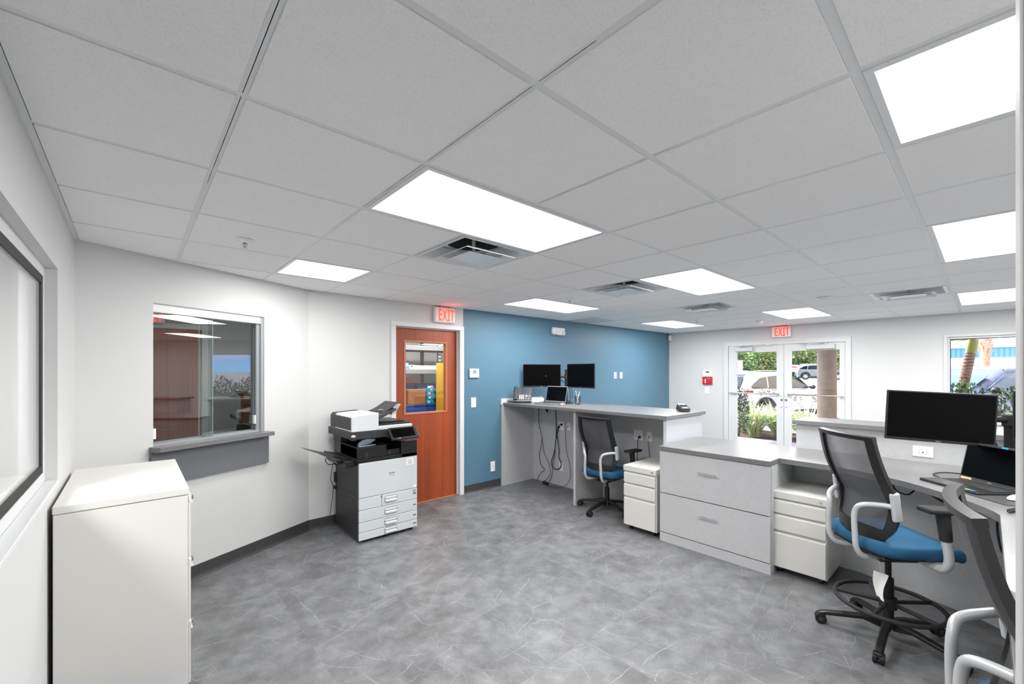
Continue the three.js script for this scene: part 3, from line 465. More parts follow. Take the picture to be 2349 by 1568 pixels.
{ // low reception counter
  const front = [[3.675, -2.05], [3.675, -1.116], [3.872, -1.112], [3.858, -0.79], [3.79, -0.6], [3.706, -0.435], [3.63, -0.325], [3.543, -0.231], [3.47, -0.165], [3.405, -0.11], [3.33, -0.052], [3.25, -0.004], [3.19, 0.025], [3.135, 0.042]];
  const w = thing('reception_worktop', 'low grey reception worktop that curves round to the near return', 'countertop');
  obj('top', slab([...front, [0.83, 0.042], [0.83, 0.86], [4.55, 0.86], [4.55, -2.05]], LY - 0.04, LY, 0.002), M.top, w);
  const d = thing('drawer_cabinet', 'light grey cabinet with two wide file drawers and bar pulls', 'cabinet');
  obj('carcass', [bx(3.71, 4.27, 0.0, LY - 0.041, -2.045, -2.02), bx(3.71, 4.27, 0, LY - 0.041, -1.14, -1.118), bx(4.25, 4.27, 0, LY - 0.041, -2.02, -1.14), bx(3.72, 4.25, LY - 0.06, LY - 0.041, -2.02, -1.14)], M.panel, d);
  obj('plinth', rb(3.688, 3.706, 0, 0.082, -2.045, -1.118, 0.001), M.panel, d);
  for (const [y0, y1, hy] of [[0.456, LY - 0.044, 0.702], [0.09, 0.448, 0.328]]) {
    const dr = obj('drawer', [rb(3.685, 3.705, y0, y1, -2.043, -1.12, 0.001), bx(3.705, 4.2, y0 + 0.03, y1 - 0.06, -2.0, -1.16)], M.panel, d);
    obj('bar_pull', [...capped([[3.652, hy, -1.672], [3.652, hy, -1.512]], 0.0062, 2, 12), rod([3.652, hy, -1.64], [3.686, hy, -1.64], 0.0045), rod([3.652, hy, -1.544], [3.686, hy, -1.544], 0.0045)], M.chrome, dr);
  }
  const k = thing('modesty_board', 'grey modesty panel in the knee space under the curved worktop', 'desk panel');
  obj('panel', slab([[4.292, -1.12], [4.272, -0.66], [4.03, -0.02], [3.6, 0.52], [3.0, 0.62], [0.84, 0.62], [0.84, 0.645], [3.01, 0.645], [3.615, 0.54], [4.053, -0.012], [4.296, -0.655], [4.314, -1.12]], 0, LY - 0.041), M.panel, k);
  obj('rim', slab([[4.29, -1.119], [4.27, -0.66], [4.03, -0.02], [4.028, -0.02], [4.268, -0.66], [4.288, -1.119]], LY - 0.06, LY - 0.041), M.panel, k);
  const l = thing('reception_ledge', 'raised grey ledge on a panelled wall behind the low desk', 'counter');
  obj('ledge_cap', rb(4.50, 4.92, 1.104, 1.139, -1.185, 1.95, 0.002), M.top, l);
  obj('ledge_panel', bx(4.54, 4.575, LY, 1.104, -1.165, 1.93), M.panel, l);
  obj('front_panel', [bx(4.84, 4.865, 0, 1.104, -1.165, 1.93), bx(4.575, 4.84, 0, 1.104, -1.165, -1.14), bx(4.575, 4.84, 0, 1.104, 1.9, 1.93)], M.panel, l);
  const f = thing('counter_front', 'grey front panel under the low open part of the counter', 'counter front');
  obj('panel', [bx(4.50, 4.525, 0, LY - 0.041, -2.07, -1.17)], M.panel, f); obj('kick_strip', bx(4.525, 4.533, 0, 0.1, -2.07, -1.17), M.cove, f);
  wallPlate('desk_outlet', 'white horizontal wall socket in the ledge panel under the big monitor', 'wall socket', [4.54, 0.964, -0.328], -Math.PI / 2, (t) => {
    obj('socket_face', rb(-0.034, 0.034, -0.0165, 0.0165, 0.005, 0.008, 0.002), M.white, t); obj('socket_slots', [bx(-0.026, -0.018, 0.004, 0.006, 0.0077, 0.0084), bx(-0.026, -0.019, -0.008, -0.006, 0.0077, 0.0084), bx(0.018, 0.026, 0.004, 0.006, 0.0077, 0.0084), bx(0.019, 0.026, -0.008, -0.006, 0.0077, 0.0084), bx(-0.006, 0.006, -0.008, -0.002, 0.0077, 0.0084)], M.dark, t); }, null, 0.115, 0.082);
  // sockets under the standing counter (on its back panel, facing the knee space)
  const R = -Math.PI / 2, X = 4.42;
  wallPlate('double_outlet', 'white double socket plate with black plugs under the standing counter', 'wall socket', [X, 0.833, -3.928], R, (t) => { duplexFace(t, -0.023); duplexFace(t, 0.023); obj('plug', rb(0.012, 0.036, 0.004, 0.03, 0.007, 0.035, 0.005), M.blackMatt, t); obj('plug', rb(-0.034, -0.012, -0.032, -0.006, 0.007, 0.035, 0.005), M.blackMatt, t); }, null, 0.116, 0.115);
  wallPlate('network_outlet', 'white network socket with one dark cable, beside the double socket with two plugs', 'wall socket', [X, 0.835, -3.786], R, jackFace, null, 0.07, 0.115);
  wallPlate('low_outlet', 'white socket plate low on the panel behind hanging cables', 'wall socket', [X, 0.265, -3.923], R, duplexFace, null, 0.07, 0.115);
  wallPlate('double_outlet', 'white double socket plate behind the black armrest of the task chair', 'wall socket', [X, 0.838, -2.72], R, (t) => { duplexFace(t, -0.023); duplexFace(t, 0.023); obj('plug', rb(0.010, 0.036, -0.034, -0.006, 0.007, 0.035, 0.005), M.blackMatt, t); }, null, 0.116, 0.115);
  wallPlate('network_outlet', 'white network socket with a blue cable, above the first cream pedestal', 'wall socket', [X, 0.835, -2.578], R, jackFace, null, 0.07, 0.115);
}

// ================================================================== steel furniture
{ // lateral file beside the camera; drawers face the room (+x)
  const t = thing('file_cabinet', 'cream steel lateral file cabinet beside the big window', 'cabinet', [-0.02, 0, -3.07]);
  obj('case', rb(-0.232, 0.222, 0.012, 0.974, -0.455, 0.455, 0.004), M.cream, t);
  obj('lid', rb(-0.234, 0.226, 0.975, 1.012, -0.458, 0.458, 0.006, 3), M.cream, t);
  for (let k = 0; k < 3; k++) { const y0 = 0.05 + k * 0.31, d = obj('drawer', [rb(0.222, 0.233, y0, y0 + 0.262, -0.452, 0.452, 0.003), rb(0.222, 0.236, y0 + 0.268, y0 + 0.30, -0.452, 0.452, 0.004), bx(0.222, 0.241, y0 + 0.262, y0 + 0.268, -0.452, 0.452)], M.cream, t); obj('latch', rb(0.236, 0.246, y0 + 0.275, y0 + 0.292, 0.40, 0.425, 0.002), M.nickel, d); }
  obj('foot', [-0.2, 0.19].flatMap((x) => [-0.42, 0.42].map((z) => cyl(0.014, 0.014, 0.013, 10).translate(x, 0.0065, z))), M.black, t);
}
function pedestal(label, pos, w) {
  const t = thing('pedestal_cabinet', label, 'cabinet', pos, 0, 'cream mobile pedestals'), h = 0.645, z = w / 2;
  obj('case', [rb(0.022, 0.58, 0.045, h - 0.012, -z, z, 0.003)], M.cream, t);
  obj('lid', [rb(0, 0.582, h - 0.054, h, -z - 0.002, z + 0.002, 0.004)], M.cream, t);
  for (const [a, b] of [[0.058, 0.325], [0.345, 0.462], [0.479, 0.578]]) { // front plate with a lipped pull on top
    obj('drawer', prism(shape([[0.022, a], [0.0, a], [0.0, b - 0.012], [0.004, b - 0.004], [0.013, b], [0.016, b], [0.016, b - 0.003], [0.022, b - 0.006]].map(([x, y]) => [x, y])), w - 0.012).translate(0, 0, -z + 0.006), M.cream, t);
    obj('finger_gap', bx(0.0205, 0.023, b - 0.006, b + 0.016, -z + 0.004, z - 0.004), M.creamDark, t);
  }
  obj('lock', [rod([-0.004, h - 0.028, z - 0.035], [0.002, h - 0.028, z - 0.035], 0.009, 16), bx(-0.006, -0.004, h - 0.034, h - 0.022, z - 0.037, z - 0.033)], M.chrome, t);
  for (const x of [0.07, 0.51]) for (const s of [-1, 1]) obj('caster', [rod([x, 0.022, s * (z - 0.05) - 0.012], [x, 0.022, s * (z - 0.05) + 0.012], 0.022, 16), bx(x - 0.016, x + 0.016, 0.03, 0.046, s * (z - 0.05) - 0.016, s * (z - 0.05) + 0.016)], M.black, t);
  return t;
}
pedestal('cream three-drawer mobile pedestal next to the task chair at the standing counter', [3.682, 0, -2.262], 0.352);
pedestal('cream three-drawer mobile pedestal under the worktop beside the drafting stool', [3.765, 0, -0.958], 0.362);

// ================================================================== the copier
{
  const X0 = 1.537, X1 = 2.13, Z = -3.82, DZ = -4.42;
  const t = thing('copier', 'large black and pale grey office copier standing by the wooden door', 'copier', [X0, 0, Z]);
  const w = X1 - X0, d = DZ - Z;
  obj('lower_body', [rb(0, w, 0.045, 0.74, d, -0.012, 0.006), bx(0.02, w - 0.02, 0.028, 0.05, d + 0.03, -0.03)], M.dark, t);
  obj('side_grip', [rb(-0.003, 0.002, 0.35, 0.385, -0.24, -0.13, 0.004), bx(-0.002, 0.001, 0.44, 0.442, d, -0.02)], M.black, t);
  obj('front_door', rb(0, w, 0.418, 0.738, -0.012, 0.006, 0.006, 3), M.copier, t);
  const splits = [[0.308, 0.415], [0.197, 0.305], [0.104, 0.194], [0.03, 0.101]];
  splits.forEach(([a, b], k) => {
    const x0 = k ? 0 : 0.222, dr = obj('paper_drawer', rb(x0, w, a, b, -0.012, 0.006, 0.005), M.copier, t), cy = (a + b) / 2 + 0.002, cx = 0.31;
    obj('grip_recess', prism(rrect(0.135, 0.07, 0.022), 0.004, 0.0015).translate(cx, cy, 0.0045), M.aluDull, dr);
    obj('grip', [prism(rrect(0.118, 0.022, 0.011), 0.02, 0.005).translate(cx, cy - 0.012, 0.005), prism(rrect(0.118, 0.016, 0.008), 0.01, 0.003).translate(cx, cy + 0.016, 0.005)], M.copierTop, dr);
    obj('paper_gauge', [bx(w - 0.045, w - 0.03, (a + b) / 2 - 0.004, (a + b) / 2 + 0.008, 0.006, 0.0066), bx(w - 0.026, w - 0.014, (a + b) / 2 - 0.004, (a + b) / 2 + 0.008, 0.006, 0.0066)], M.charcoal, dr);
    if (!k) obj('size_label', bx(w - 0.05, w - 0.015, 0.372, 0.408, 0.006, 0.0068), M.aluDull, dr);
    if (k === 1) obj('seam', bx(0, w, a + 0.022, a + 0.0235, 0.0056, 0.0062), M.aluDull, dr);
  });
  obj('toner_cover', rb(0, 0.219, 0.308, 0.415, -0.012, 0.006, 0.005), M.copier, t);
  obj('cover_latch', bx(0.212, 0.217, 0.39, 0.408, 0.006, 0.008), M.dark, t);
  obj('brand_lettering', [text('RICOH', 0.0135, 0.0006).translate(0.32, 0.607, 0.0062)], M.dark, t);
  obj('model_lettering', [text('IM C2010', 0.008, 0.0006).translate(0.32, 0.585, 0.0062)], M.silverDark, t);
  const st = obj('sticker', bx(0.475, 0.55, 0.662, 0.722, 0.006, 0.0068), M.label, t);
  obj('sticker_print', [bx(0.482, 0.543, 0.706, 0.709, 0.0066, 0.0072), bx(0.488, 0.537, 0.698, 0.701, 0.0066, 0.0072), bx(0.488, 0.537, 0.690, 0.693, 0.0066, 0.0072), ...[0, 1, 2, 3, 4, 5, 6, 7].map((k) => bx(0.488 + k * 0.0065, 0.4915 + k * 0.0065, 0.67, 0.681, 0.0066, 0.0072))], M.charcoal, st);
  obj('small_label', bx(0.553, 0.577, 0.43, 0.452, 0.006, 0.0068), M.label, t);
  // black middle section with the paper output bay
  obj('output_section', [rb(-0.012, w, 0.74, 0.775, d, 0.004, 0.004), rb(-0.012, 0.27, 0.775, 0.885, d, 0.004, 0.008), rb(0.42, w, 0.74, 0.90, d, 0.004, 0.006), rb(0.27, 0.42, 0.775, 0.83, d, -0.02, 0.004), bx(0.27, 0.42, 0.83, 0.90, d, d + 0.06), rb(0.02, w, 0.885, 0.905, d, d + 0.2, 0.004)], M.black, t);
  obj('output_tray', [prism(shape([[0.262, 0.885], [0.43, 0.845], [0.43, 0.838], [0.262, 0.87]]), 0.34).translate(0, 0, d + 0.1), rb(0.285, 0.325, 0.785, 0.822, -0.022, -0.014, 0.003), rb(0.06, 0.085, 0.78, 0.83, 0.002, 0.007, 0.003)], M.blackMatt, t);
  // neck, scanner bed, document feeder
  obj('neck', [rb(-0.02, 0.16, 0.885, 1.0, d, d + 0.2, 0.006), rb(0.05, w - 0.03, 0.90, 0.96, d, d + 0.12, 0.006)], M.dark, t);
  obj('scanner_bed', [rb(-0.065, w - 0.075, 0.958, 1.032, d - 0.02, 0.006, 0.008)], M.dark, t);
  obj('scanner_trim', [rb(0.19, w - 0.055, 1.03, 1.065, -0.4, 0.006, 0.006), rb(-0.065, 0.22, 1.032, 1.046, d, 0.006, 0.004)], M.copierTop, t);
  obj('feeder_cover', [prism(shape([[-0.064, 1.04], [0.19, 1.04], [0.19, 1.192], [-0.048, 1.18], [-0.064, 1.165]]), 0.42, 0.008, 3).translate(0, 0, -0.414)], M.copierTop, t);
  obj('feeder_body', [prism(shape([[-0.066, 1.036], [0.188, 1.036], [0.188, 1.188], [-0.045, 1.176], [-0.066, 1.155]]), 0.14, 0.006, 2).translate(0, 0, -0.55), bx(-0.0665, -0.05, 1.06, 1.064, -0.53, -0.02), rb(-0.067, -0.06, 1.045, 1.16, -0.53, -0.02, 0.003)], M.dark, t);
  obj('feeder_bed', [rb(0.19, w - 0.06, 1.065, 1.082, -0.52, -0.03, 0.006), rb(0.25, 0.5, 1.082, 1.095, -0.45, -0.1, 0.006)], M.black, t);
  obj('feeder_tray', [prism(shape([[0.17, 1.125], [0.42, 1.215], [0.425, 1.2], [0.2, 1.095], [0.17, 1.095]]), 0.40, 0.003).translate(0, 0, -0.5), prism(shape([[0.30, 1.175], [0.46, 1.272], [0.464, 1.266], [0.31, 1.165]]), 0.30, 0.002).translate(0, 0, -0.44)], M.charcoal, t);
  obj('tray_extension', [prism(shape([[0.42, 1.246], [0.50, 1.25], [0.44, 1.165], [0.40, 1.15]]), 0.24, 0.002).translate(0, 0, -0.4), bx(0.30, 0.34, 1.195, 1.2, -0.26, -0.22)], M.silver, t);
  const cp = obj('control_panel', prism(rrect(0.29, 0.135, 0.012), 0.02, 0.005, 3), M.black, t); cp.position.set(0.40, 0.985, 0.085); cp.rotation.x = -0.72; 
  obj('touch_screen', rb(-0.125, 0.11, -0.045, 0.05, 0.0195, 0.0212, 0.001), M.screen, cp); obj('home_key', [rod([-0.06, -0.058, 0.0195], [-0.06, -0.058, 0.0215], 0.004), rod([-0.075, -0.058, 0.0195], [-0.075, -0.058, 0.0215], 0.003)], M.label, cp);
  obj('panel_bracket', rb(0.30, 0.5, 0.945, 0.975, -0.02, 0.06, 0.008), M.blackMatt, t);
  obj('clip_holder', [rb(-0.075, -0.03, 0.955, 0.985, -0.01, 0.03, 0.006)], M.blackMatt, t); obj('eraser', new THREE.SphereGeometry(0.017, 12, 8).scale(1.2, 0.8, 1).translate(-0.052, 0.992, 0.008), std(0xe7b9c6, 0.7), t);
  // bypass and paper exit tray on the left side
  const by = obj('bypass_tray', [rb(-0.10, 0.0, 0.705, 0.765, -0.52, -0.06, 0.01), prism(shape([[-0.155, 0.815], [-0.02, 0.775], [-0.01, 0.745], [-0.12, 0.72], [-0.165, 0.795]]), 0.30, 0.005).translate(0, 0, -0.46), rb(-0.012, 0.006, 0.775, 0.885, -0.42, -0.02, 0.004)], M.black, t);
  obj('tray_flap', [prism(shape([[-0.39, 0.885], [-0.15, 0.80], [-0.10, 0.762], [-0.13, 0.765], [-0.2, 0.805]]), 0.22, 0.002).translate(0, 0, -0.40), prism(shape([[-0.28, 0.842], [-0.12, 0.77], [-0.12, 0.757], [-0.22, 0.80]]), 0.31, 0.002).translate(0, 0, -0.44)], M.charcoal, by);
  obj('cable_port', [rb(-0.02, 0.002, 0.64, 0.675, -0.58, -0.54, 0.004), rb(-0.015, 0.002, 0.46, 0.56, -0.61, -0.57, 0.004), rb(-0.015, 0.002, 0.39, 0.42, -0.61, -0.57, 0.004)], M.blackMatt, t);
  for (const x of [0.06, 0.27, 0.46, 0.55]) for (const z of x === 0.27 || x === 0.46 ? [-0.03] : [-0.05, d + 0.06]) obj('caster', [rod([x - 0.012, 0.022, z], [x + 0.012, 0.022, z], 0.022, 16), rb(x - 0.016, x + 0.016, 0.026, 0.046, z - 0.018, z + 0.018, 0.003)], M.black, t);
  const cord = tube([[X0 - 0.01, 0.655, Z - 0.56], [X0 - 0.09, 0.66, Z - 0.53], [X0 - 0.13, 0.72, Z - 0.5], [X0 - 0.08, 0.765, Z - 0.45]], 0.004, 24, 6);
  tag(obj('cable', [cord], M.dark), 'short grey cable looping under the copier side tray', 'cable');
  tag(obj('power_cable', tube([[X0 - 0.035, 0.74, Z - 0.52], [X0 - 0.06, 0.5, Z - 0.56], [X0 - 0.02, 0.42, Z - 0.6], [X0 - 0.03, 0.3, Z - 0.6], [X0 - 0.05, 0.1, Z - 0.61], [X0 - 0.04, 0.005, Z - 0.62]], 0.0035, 32, 6), std(0x3a4458, 0.6)), 'dark blue cable hanging down beside the copier to the floor', 'cable');
  const sp = thing('stapler', 'grey-blue stapler lying on the copier between tray and scanner', 'stapler', [X0 + 0.085, 0.886, Z - 0.025], 0.12);
  obj('base', rb(-0.085, 0.085, 0, 0.012, -0.02, 0.02, 0.005), M.silverDark, sp); obj('arm', prism(shape([[-0.085, 0.008], [0.03, 0.022], [0.085, 0.05], [0.08, 0.06], [0.0, 0.072], [-0.05, 0.062], [-0.084, 0.035]]), 0.036, 0.008, 3).translate(0, 0, -0.018), std(0x64737f, 0.35), sp); obj('grip', rb(-0.03, 0.08, 0.056, 0.07, -0.012, 0.012, 0.006), M.dark, sp);
}

// ================================================================== chairs
function makeChair(name, label, S, ring, base) {                         // S: seat height; the sitter looks along +z
  const t = thing(name, label, ring ? 'stool' : 'chair');
  const wv = (v) => 0.205 + 0.035 * Math.sin(Math.min(1, v * 1.35) * Math.PI / 2) - 0.025 * v * v - 0.05 * Math.pow(Math.max(0, 0.18 - v) / 0.18, 2);
  const zc = (v) => (v < 0.38 ? -0.205 + 0.045 * Math.sin(v / 0.38 * Math.PI / 2) : -0.16 - 0.19 * (v - 0.38) - 0.02 * Math.sin((v - 0.38) * 5.07) );
  const back = (u, v) => V(u * wv(v), S + 0.0 + v * 0.59, zc(v) + 0.055 * u * u * (1 - 0.4 * v));
  const fr = [sheet(back, -1, -0.79, 0, 0.962, 6, 32, 0.024), sheet(back, 0.79, 1, 0, 0.962, 6, 32, 0.024), sheet(back, -0.79, 0.79, 0, 0.115, 16, 6, 0.021), sheet(back, -1, 1, 0.962, 1, 24, 3, 0.03)];
  obj('back_frame', fr, M.black, t);
  const net = sheet((u, v) => back(u, v).add(V(0, 0, 0.004)), -0.80, 0.80, 0.10, 0.97, 24, 30, 0.002);
  obj('mesh_back', net, M.net, t);
  for (const s of [-1, 1]) obj('lumbar_clip', sheet((u, v) => back(u * s, v).add(V(0, 0, 0.012)), 0.72, 0.83, 0.36, 0.52, 4, 6, 0.022), M.dark, t);
  // seat cushion: rounded, waterfall front
  const hw = (q) => 0.235 + 0.02 * Math.sin(q * Math.PI), seatTop = (u, q) => S + 0.012 * u * u - 0.045 * Math.pow(Math.max(0, q - 0.72) / 0.28, 2) + 0.008 * Math.cos(q * 3);
  const cushion = (() => { const rings = [], n = 44; // rounded plan outline scaled through the height
    const out = (k, m) => { const a = k / n * Math.PI * 2, e = 0.42, cx = Math.sign(Math.cos(a)) * Math.abs(Math.cos(a)) ** e, cz = Math.sign(Math.sin(a)) * Math.abs(Math.sin(a)) ** e; return [cx * 0.252 * m, 0.025 + cz * 0.24 * m]; };
    const lv = [[0.0, -0.072, 0.0], [0.8, -0.072, 0.0], [0.95, -0.066, 0], [0.99, -0.05, 0], [1, -0.03, 0], [0.985, -0.008, 0], [0.95, 0.001, 0], [0.8, 0.006, 0], [0.4, 0.0, 0], [0.0, -0.002, 0]];
    const pos = [], idx = [];
    lv.forEach(([m, y]) => { for (let k = 0; k < n; k++) { const [x, z] = out(k, Math.max(m, 0.001)); const f = Math.max(0, (z - 0.12) / 0.145); pos.push(x, S + y - 0.05 * f * f, z); } });
    for (let l = 0; l < lv.length - 1; l++) for (let k = 0; k < n; k++) { const a = l * n + k, b = l * n + (k + 1) % n; idx.push(a, a + n, b, b, a + n, b + n); }
    const g = new THREE.BufferGeometry(); g.setAttribute('position', new THREE.Float32BufferAttribute(pos, 3)); g.setIndex(idx); g.computeVertexNormals(); return g; })();
  obj('seat', cushion, M.blueSeat, t);
  obj('seat_pan', [rb(-0.2, 0.2, S - 0.092, S - 0.07, -0.18, 0.2, 0.012), prism(shape([[-0.16, S - 0.09], [0.16, S - 0.09], [0.07, S - 0.15], [-0.07, S - 0.15]]), 0.26, 0.008).translate(0, 0, -0.1)], M.blackMatt, t);
  // silver bars that carry the back, with pads on the back frame
  for (const s of [-1, 1]) {
    const b = back(s * 0.92, 0.36);
    obj('back_bar', [...capped([[s * 0.215, b.y + 0.0, b.z - 0.025], [s * 0.185, b.y + 0.0, b.z - 0.06], [s * 0.125, b.y - 0.02, -0.252], [s * 0.105, b.y - 0.06, -0.264], [s * 0.108, S + 0.02, -0.266], [s * 0.11, S - 0.05, -0.26], [s * 0.105, S - 0.10, -0.225], [s * 0.085, S - 0.11, -0.14], [s * 0.07, S - 0.112, -0.06]], 0.0145, 60, 12)], M.silver, t);
    const pad = obj('back_pad', rb(-0.013, 0.013, -0.08, 0.08, -0.026, 0.022, 0.012, 4), M.silver, t); pad.position.set(s * 0.222, b.y, b.z - 0.012); pad.rotation.x = -0.12;
    if (s > 0) continue;
    const A = s * 0.305;                                           // one armrest, on the sitter's right
    obj('arm_bar', capped([[s * 0.11, S - 0.095, 0.06], [s * 0.2, S - 0.1, 0.06], [A - s * 0.03, S - 0.092, 0.06], [A, S - 0.05, 0.06], [A, S + 0.09, 0.045]], 0.021, 40, 14), M.silver, t);
    obj('arm_sleeve', [rod([A, S + 0.07, 0.047], [A, S + 0.215, 0.03], 0.026, 16, 0.03)], M.blackMatt, t);
    obj('arm_pad', (() => { const p = rb(-0.045, 0.045, 0, 0.028, -0.12, 0.12, 0.013, 4); return p.rotateX(0.04).translate(A, S + 0.212, 0.05); })(), M.blackMatt, t);
  }
  // column, star base, casters
  obj('gas_column', [rod([0, 0.1, 0], [0, ring ? 0.36 : 0.26, 0], 0.027, 18), rod([0, 0.2, 0], [0, S - 0.13, 0], 0.016, 16), rod([0, 0.075, 0], [0, 0.115, 0], 0.045, 20, 0.036)], M.black, t);
  if (ring) { const R = 0.25, y = 0.215; obj('foot_ring', [new THREE.TorusGeometry(R, 0.012, 10, 56).rotateX(Math.PI / 2).translate(0, y, 0), rod([0, y - 0.03, 0], [0, y + 0.03, 0], 0.042, 20), ...[0, 1, 2, 3, 4].map((k) => rod([0, y, 0], [R * Math.cos(k * 1.2566 + 0.3), y, R * Math.sin(k * 1.2566 + 0.3)], 0.011, 8))], M.blackMatt, t); }
  for (let k = 0; k < 5; k++) {
    const a = k * 2 * Math.PI / 5 + base, c = Math.cos(a), s = Math.sin(a), put = (g) => g.rotateY(-a);
    obj('base_leg', put(prism(shape([[0.03, 0.06], [0.03, 0.115], [0.12, 0.112], [0.30, 0.082], [0.335, 0.07], [0.335, 0.055], [0.30, 0.058], [0.12, 0.085]]), 0.04, 0.008, 2).translate(0, 0, -0.02)), M.black, t);
    const ca = obj('caster', [put(rod([0.325, 0.03, -0.024], [0.325, 0.03, -0.006], 0.03, 20)), put(rod([0.325, 0.03, 0.006], [0.325, 0.03, 0.024], 0.03, 20)), put(rb(0.30, 0.35, 0.036, 0.063, -0.02, 0.02, 0.01))], M.rubber, t);
    obj('hub', [put(rod([0.325, 0.03, -0.026], [0.325, 0.03, 0.026], 0.012, 12))], M.charcoal, ca);
  }
  return t;
}
const taskChair = makeChair('task_chair', 'black mesh task chair with a blue seat tucked under the standing counter', 0.485, false, 0.942);
taskChair.position.set(4.04, 0, -2.89); taskChair.rotation.y = Math.PI / 2;
const stool = makeChair('drafting_stool', 'tall black mesh stool with blue seat and foot ring at the curved worktop', 0.63, true, 0.157);
stool.position.set(3.34, 0, -0.39); stool.rotation.y = Math.PI / 4;
const stool2 = dup(stool, 'tall black mesh stool seen edge-on in the near corner, mostly behind the worktop edge', [1.79, 0, 0.205], 0.12);
{ const tg = thing('paper_tag', 'white paper tag hanging under the blue seat of the tall stool', 'tag', [3.22, 0.42, -0.41], 0.9); obj('paper', [sheet((u, v) => V(u * 0.035 + 0.008 * Math.sin(v * 4), v * 0.15 - 0.15, 0.012 * Math.sin(u * 2 + v * 3)), -1, 1, 0, 1, 6, 8, 0.001)], M.label, tg); obj('print', sheet((u, v) => V(u * 0.035 + 0.008 * Math.sin(v * 4), v * 0.15 - 0.15, 0.012 * Math.sin(u * 2 + v * 3) + 0.0012), -0.6, 0.7, 0.3, 0.65, 4, 4, 0.0006), M.silverDark, tg); obj('string', tube([[0, 0, 0], [0.005, 0.05, 0.0], [0.03, 0.12, -0.01]], 0.001, 8, 5), M.label, tg); }

// ================================================================== things on the desks
function monitor(label, pos, turn, roll = 0, w = 0.54, h = 0.325, group) { // faces +z before the turn; the position is the centre of the screen
  const t = thing('monitor', label, 'monitor', pos, turn, group); t.rotation.order = 'YXZ'; t.rotation.z = roll;
  obj('housing', [rb(-w / 2, w / 2, -h / 2, h / 2, -0.006, 0.008, 0.004), rb(-w / 2 + 0.05, w / 2 - 0.05, -h / 2 + 0.03, h / 2 - 0.04, -0.035, -0.01, 0.012)], M.bezel, t);
  obj('screen', bx(-w / 2 + 0.009, w / 2 - 0.009, -h / 2 + 0.018, h / 2 - 0.009, 0.006, 0.0086), M.screen, t);
  obj('brand_lettering', text('DELL', 0.008, 0.0005).translate(0, -h / 2 + 0.008, 0.0082), M.aluDull, t);
  obj('mount_plate', [bx(-0.05, 0.05, -0.05, 0.05, -0.05, -0.035)], M.blackMatt, t);
  return t;
}
const facing = (nx, nz) => Math.atan2(nx, nz);
monitor('monitor facing the room on the tall counter, the one nearer the wooden door', [4.35, 1.524, -4.23], facing(-0.76, 0.65));
monitor('monitor turned sideways on the tall counter, above the pen cup', [4.46, 1.524, -3.615], facing(-0.993, -0.119), 0.0, 0.52);
{
  const a = thing('monitor_stand', 'black clamp-on arm holding the two monitors on the tall counter', 'monitor arm', [4.60, TY, -3.99]);
  obj('post', [cyl(0.02, 0.02, 0.46, 16).translate(0, 0.23, 0), rb(-0.05, 0.05, 0, 0.018, -0.05, 0.05, 0.004)], M.black, a);
  obj('collar', [cyl(0.03, 0.03, 0.06, 18).translate(0, 0.36, 0)], M.blackMatt, a);
  obj('arm', [rb(-0.10, 0.0, 0.34, 0.375, -0.12, -0.085, 0.006), rod([0, 0.36, 0], [-0.09, 0.36, -0.10], 0.016), rod([-0.09, 0.36, -0.10], [-0.215, 0.365, -0.205], 0.016)], M.black, a);
  obj('arm', [rod([0, 0.36, 0], [0.02, 0.365, 0.16], 0.016), rod([0.02, 0.365, 0.16], [-0.05, 0.37, 0.33], 0.016)], M.black, a);
  obj('arm_cable', [tube([[-0.15, 0.32, -0.12], [-0.06, 0.31, -0.05], [0.03, 0.2, 0.03], [0.04, 0.05, 0.04], [0.03, 0.005, 0.05]], 0.005, 24, 6), tube([[0.03, 0.36, 0.05], [0.05, 0.2, 0.06], [0.06, 0.04, 0.06]], 0.004, 20, 6)], M.black, a);
}
const bigMon = monitor('big black monitor on the low worktop before the front window', [3.868, 1.286, -0.205], facing(-0.9, 0.434), -0.045, 0.545, 0.325);
monitor('second monitor on the low worktop, only its dark edge showing by the white partition', [4.14, 1.30, 0.375], facing(-0.98, -0.2), 0, 0.54, 0.32);
{
  const a = thing('monitor_stand', 'black post with an arm behind the big monitor on the low worktop', 'monitor arm', [4.30, LY, 0.10]);
  obj('post', [rb(-0.026, 0.026, 0, 0.42, -0.026, 0.026, 0.008), rb(-0.06, 0.06, 0, 0.02, -0.06, 0.06, 0.004)], M.black, a);
  obj('collar', [rb(-0.036, 0.036, 0.335, 0.415, -0.036, 0.036, 0.01)], M.blackMatt, a);
  obj('arm', [rod([0, 0.38, 0], [-0.2, 0.385, -0.16], 0.02), rod([-0.2, 0.385, -0.16], [-0.385, 0.40, -0.285], 0.02), rod([-0.2, 0.35, -0.16], [-0.2, 0.42, -0.16], 0.028)], M.black, a);
  obj('arm', [rod([0, 0.38, 0], [0.0, 0.385, 0.2], 0.02), rod([0, 0.385, 0.2], [-0.11, 0.41, 0.27], 0.02)], M.black, a);
  obj('arm_cable', [tube([[-0.3, 0.36, -0.2], [-0.14, 0.33, -0.11], [-0.06, 0.18, -0.05], [-0.05, 0.03, -0.03]], 0.006, 24, 6), tube([[0.05, 0.35, 0.15], [0.03, 0.22, 0.1], [0.05, 0.1, 0.02]], 0.006, 24, 6), tube([[-0.02, 0.1, 0.05], [0.02, 0.16, 0.12], [0.0, 0.22, 0.2]], 0.005, 20, 6)], M.black, a);
}
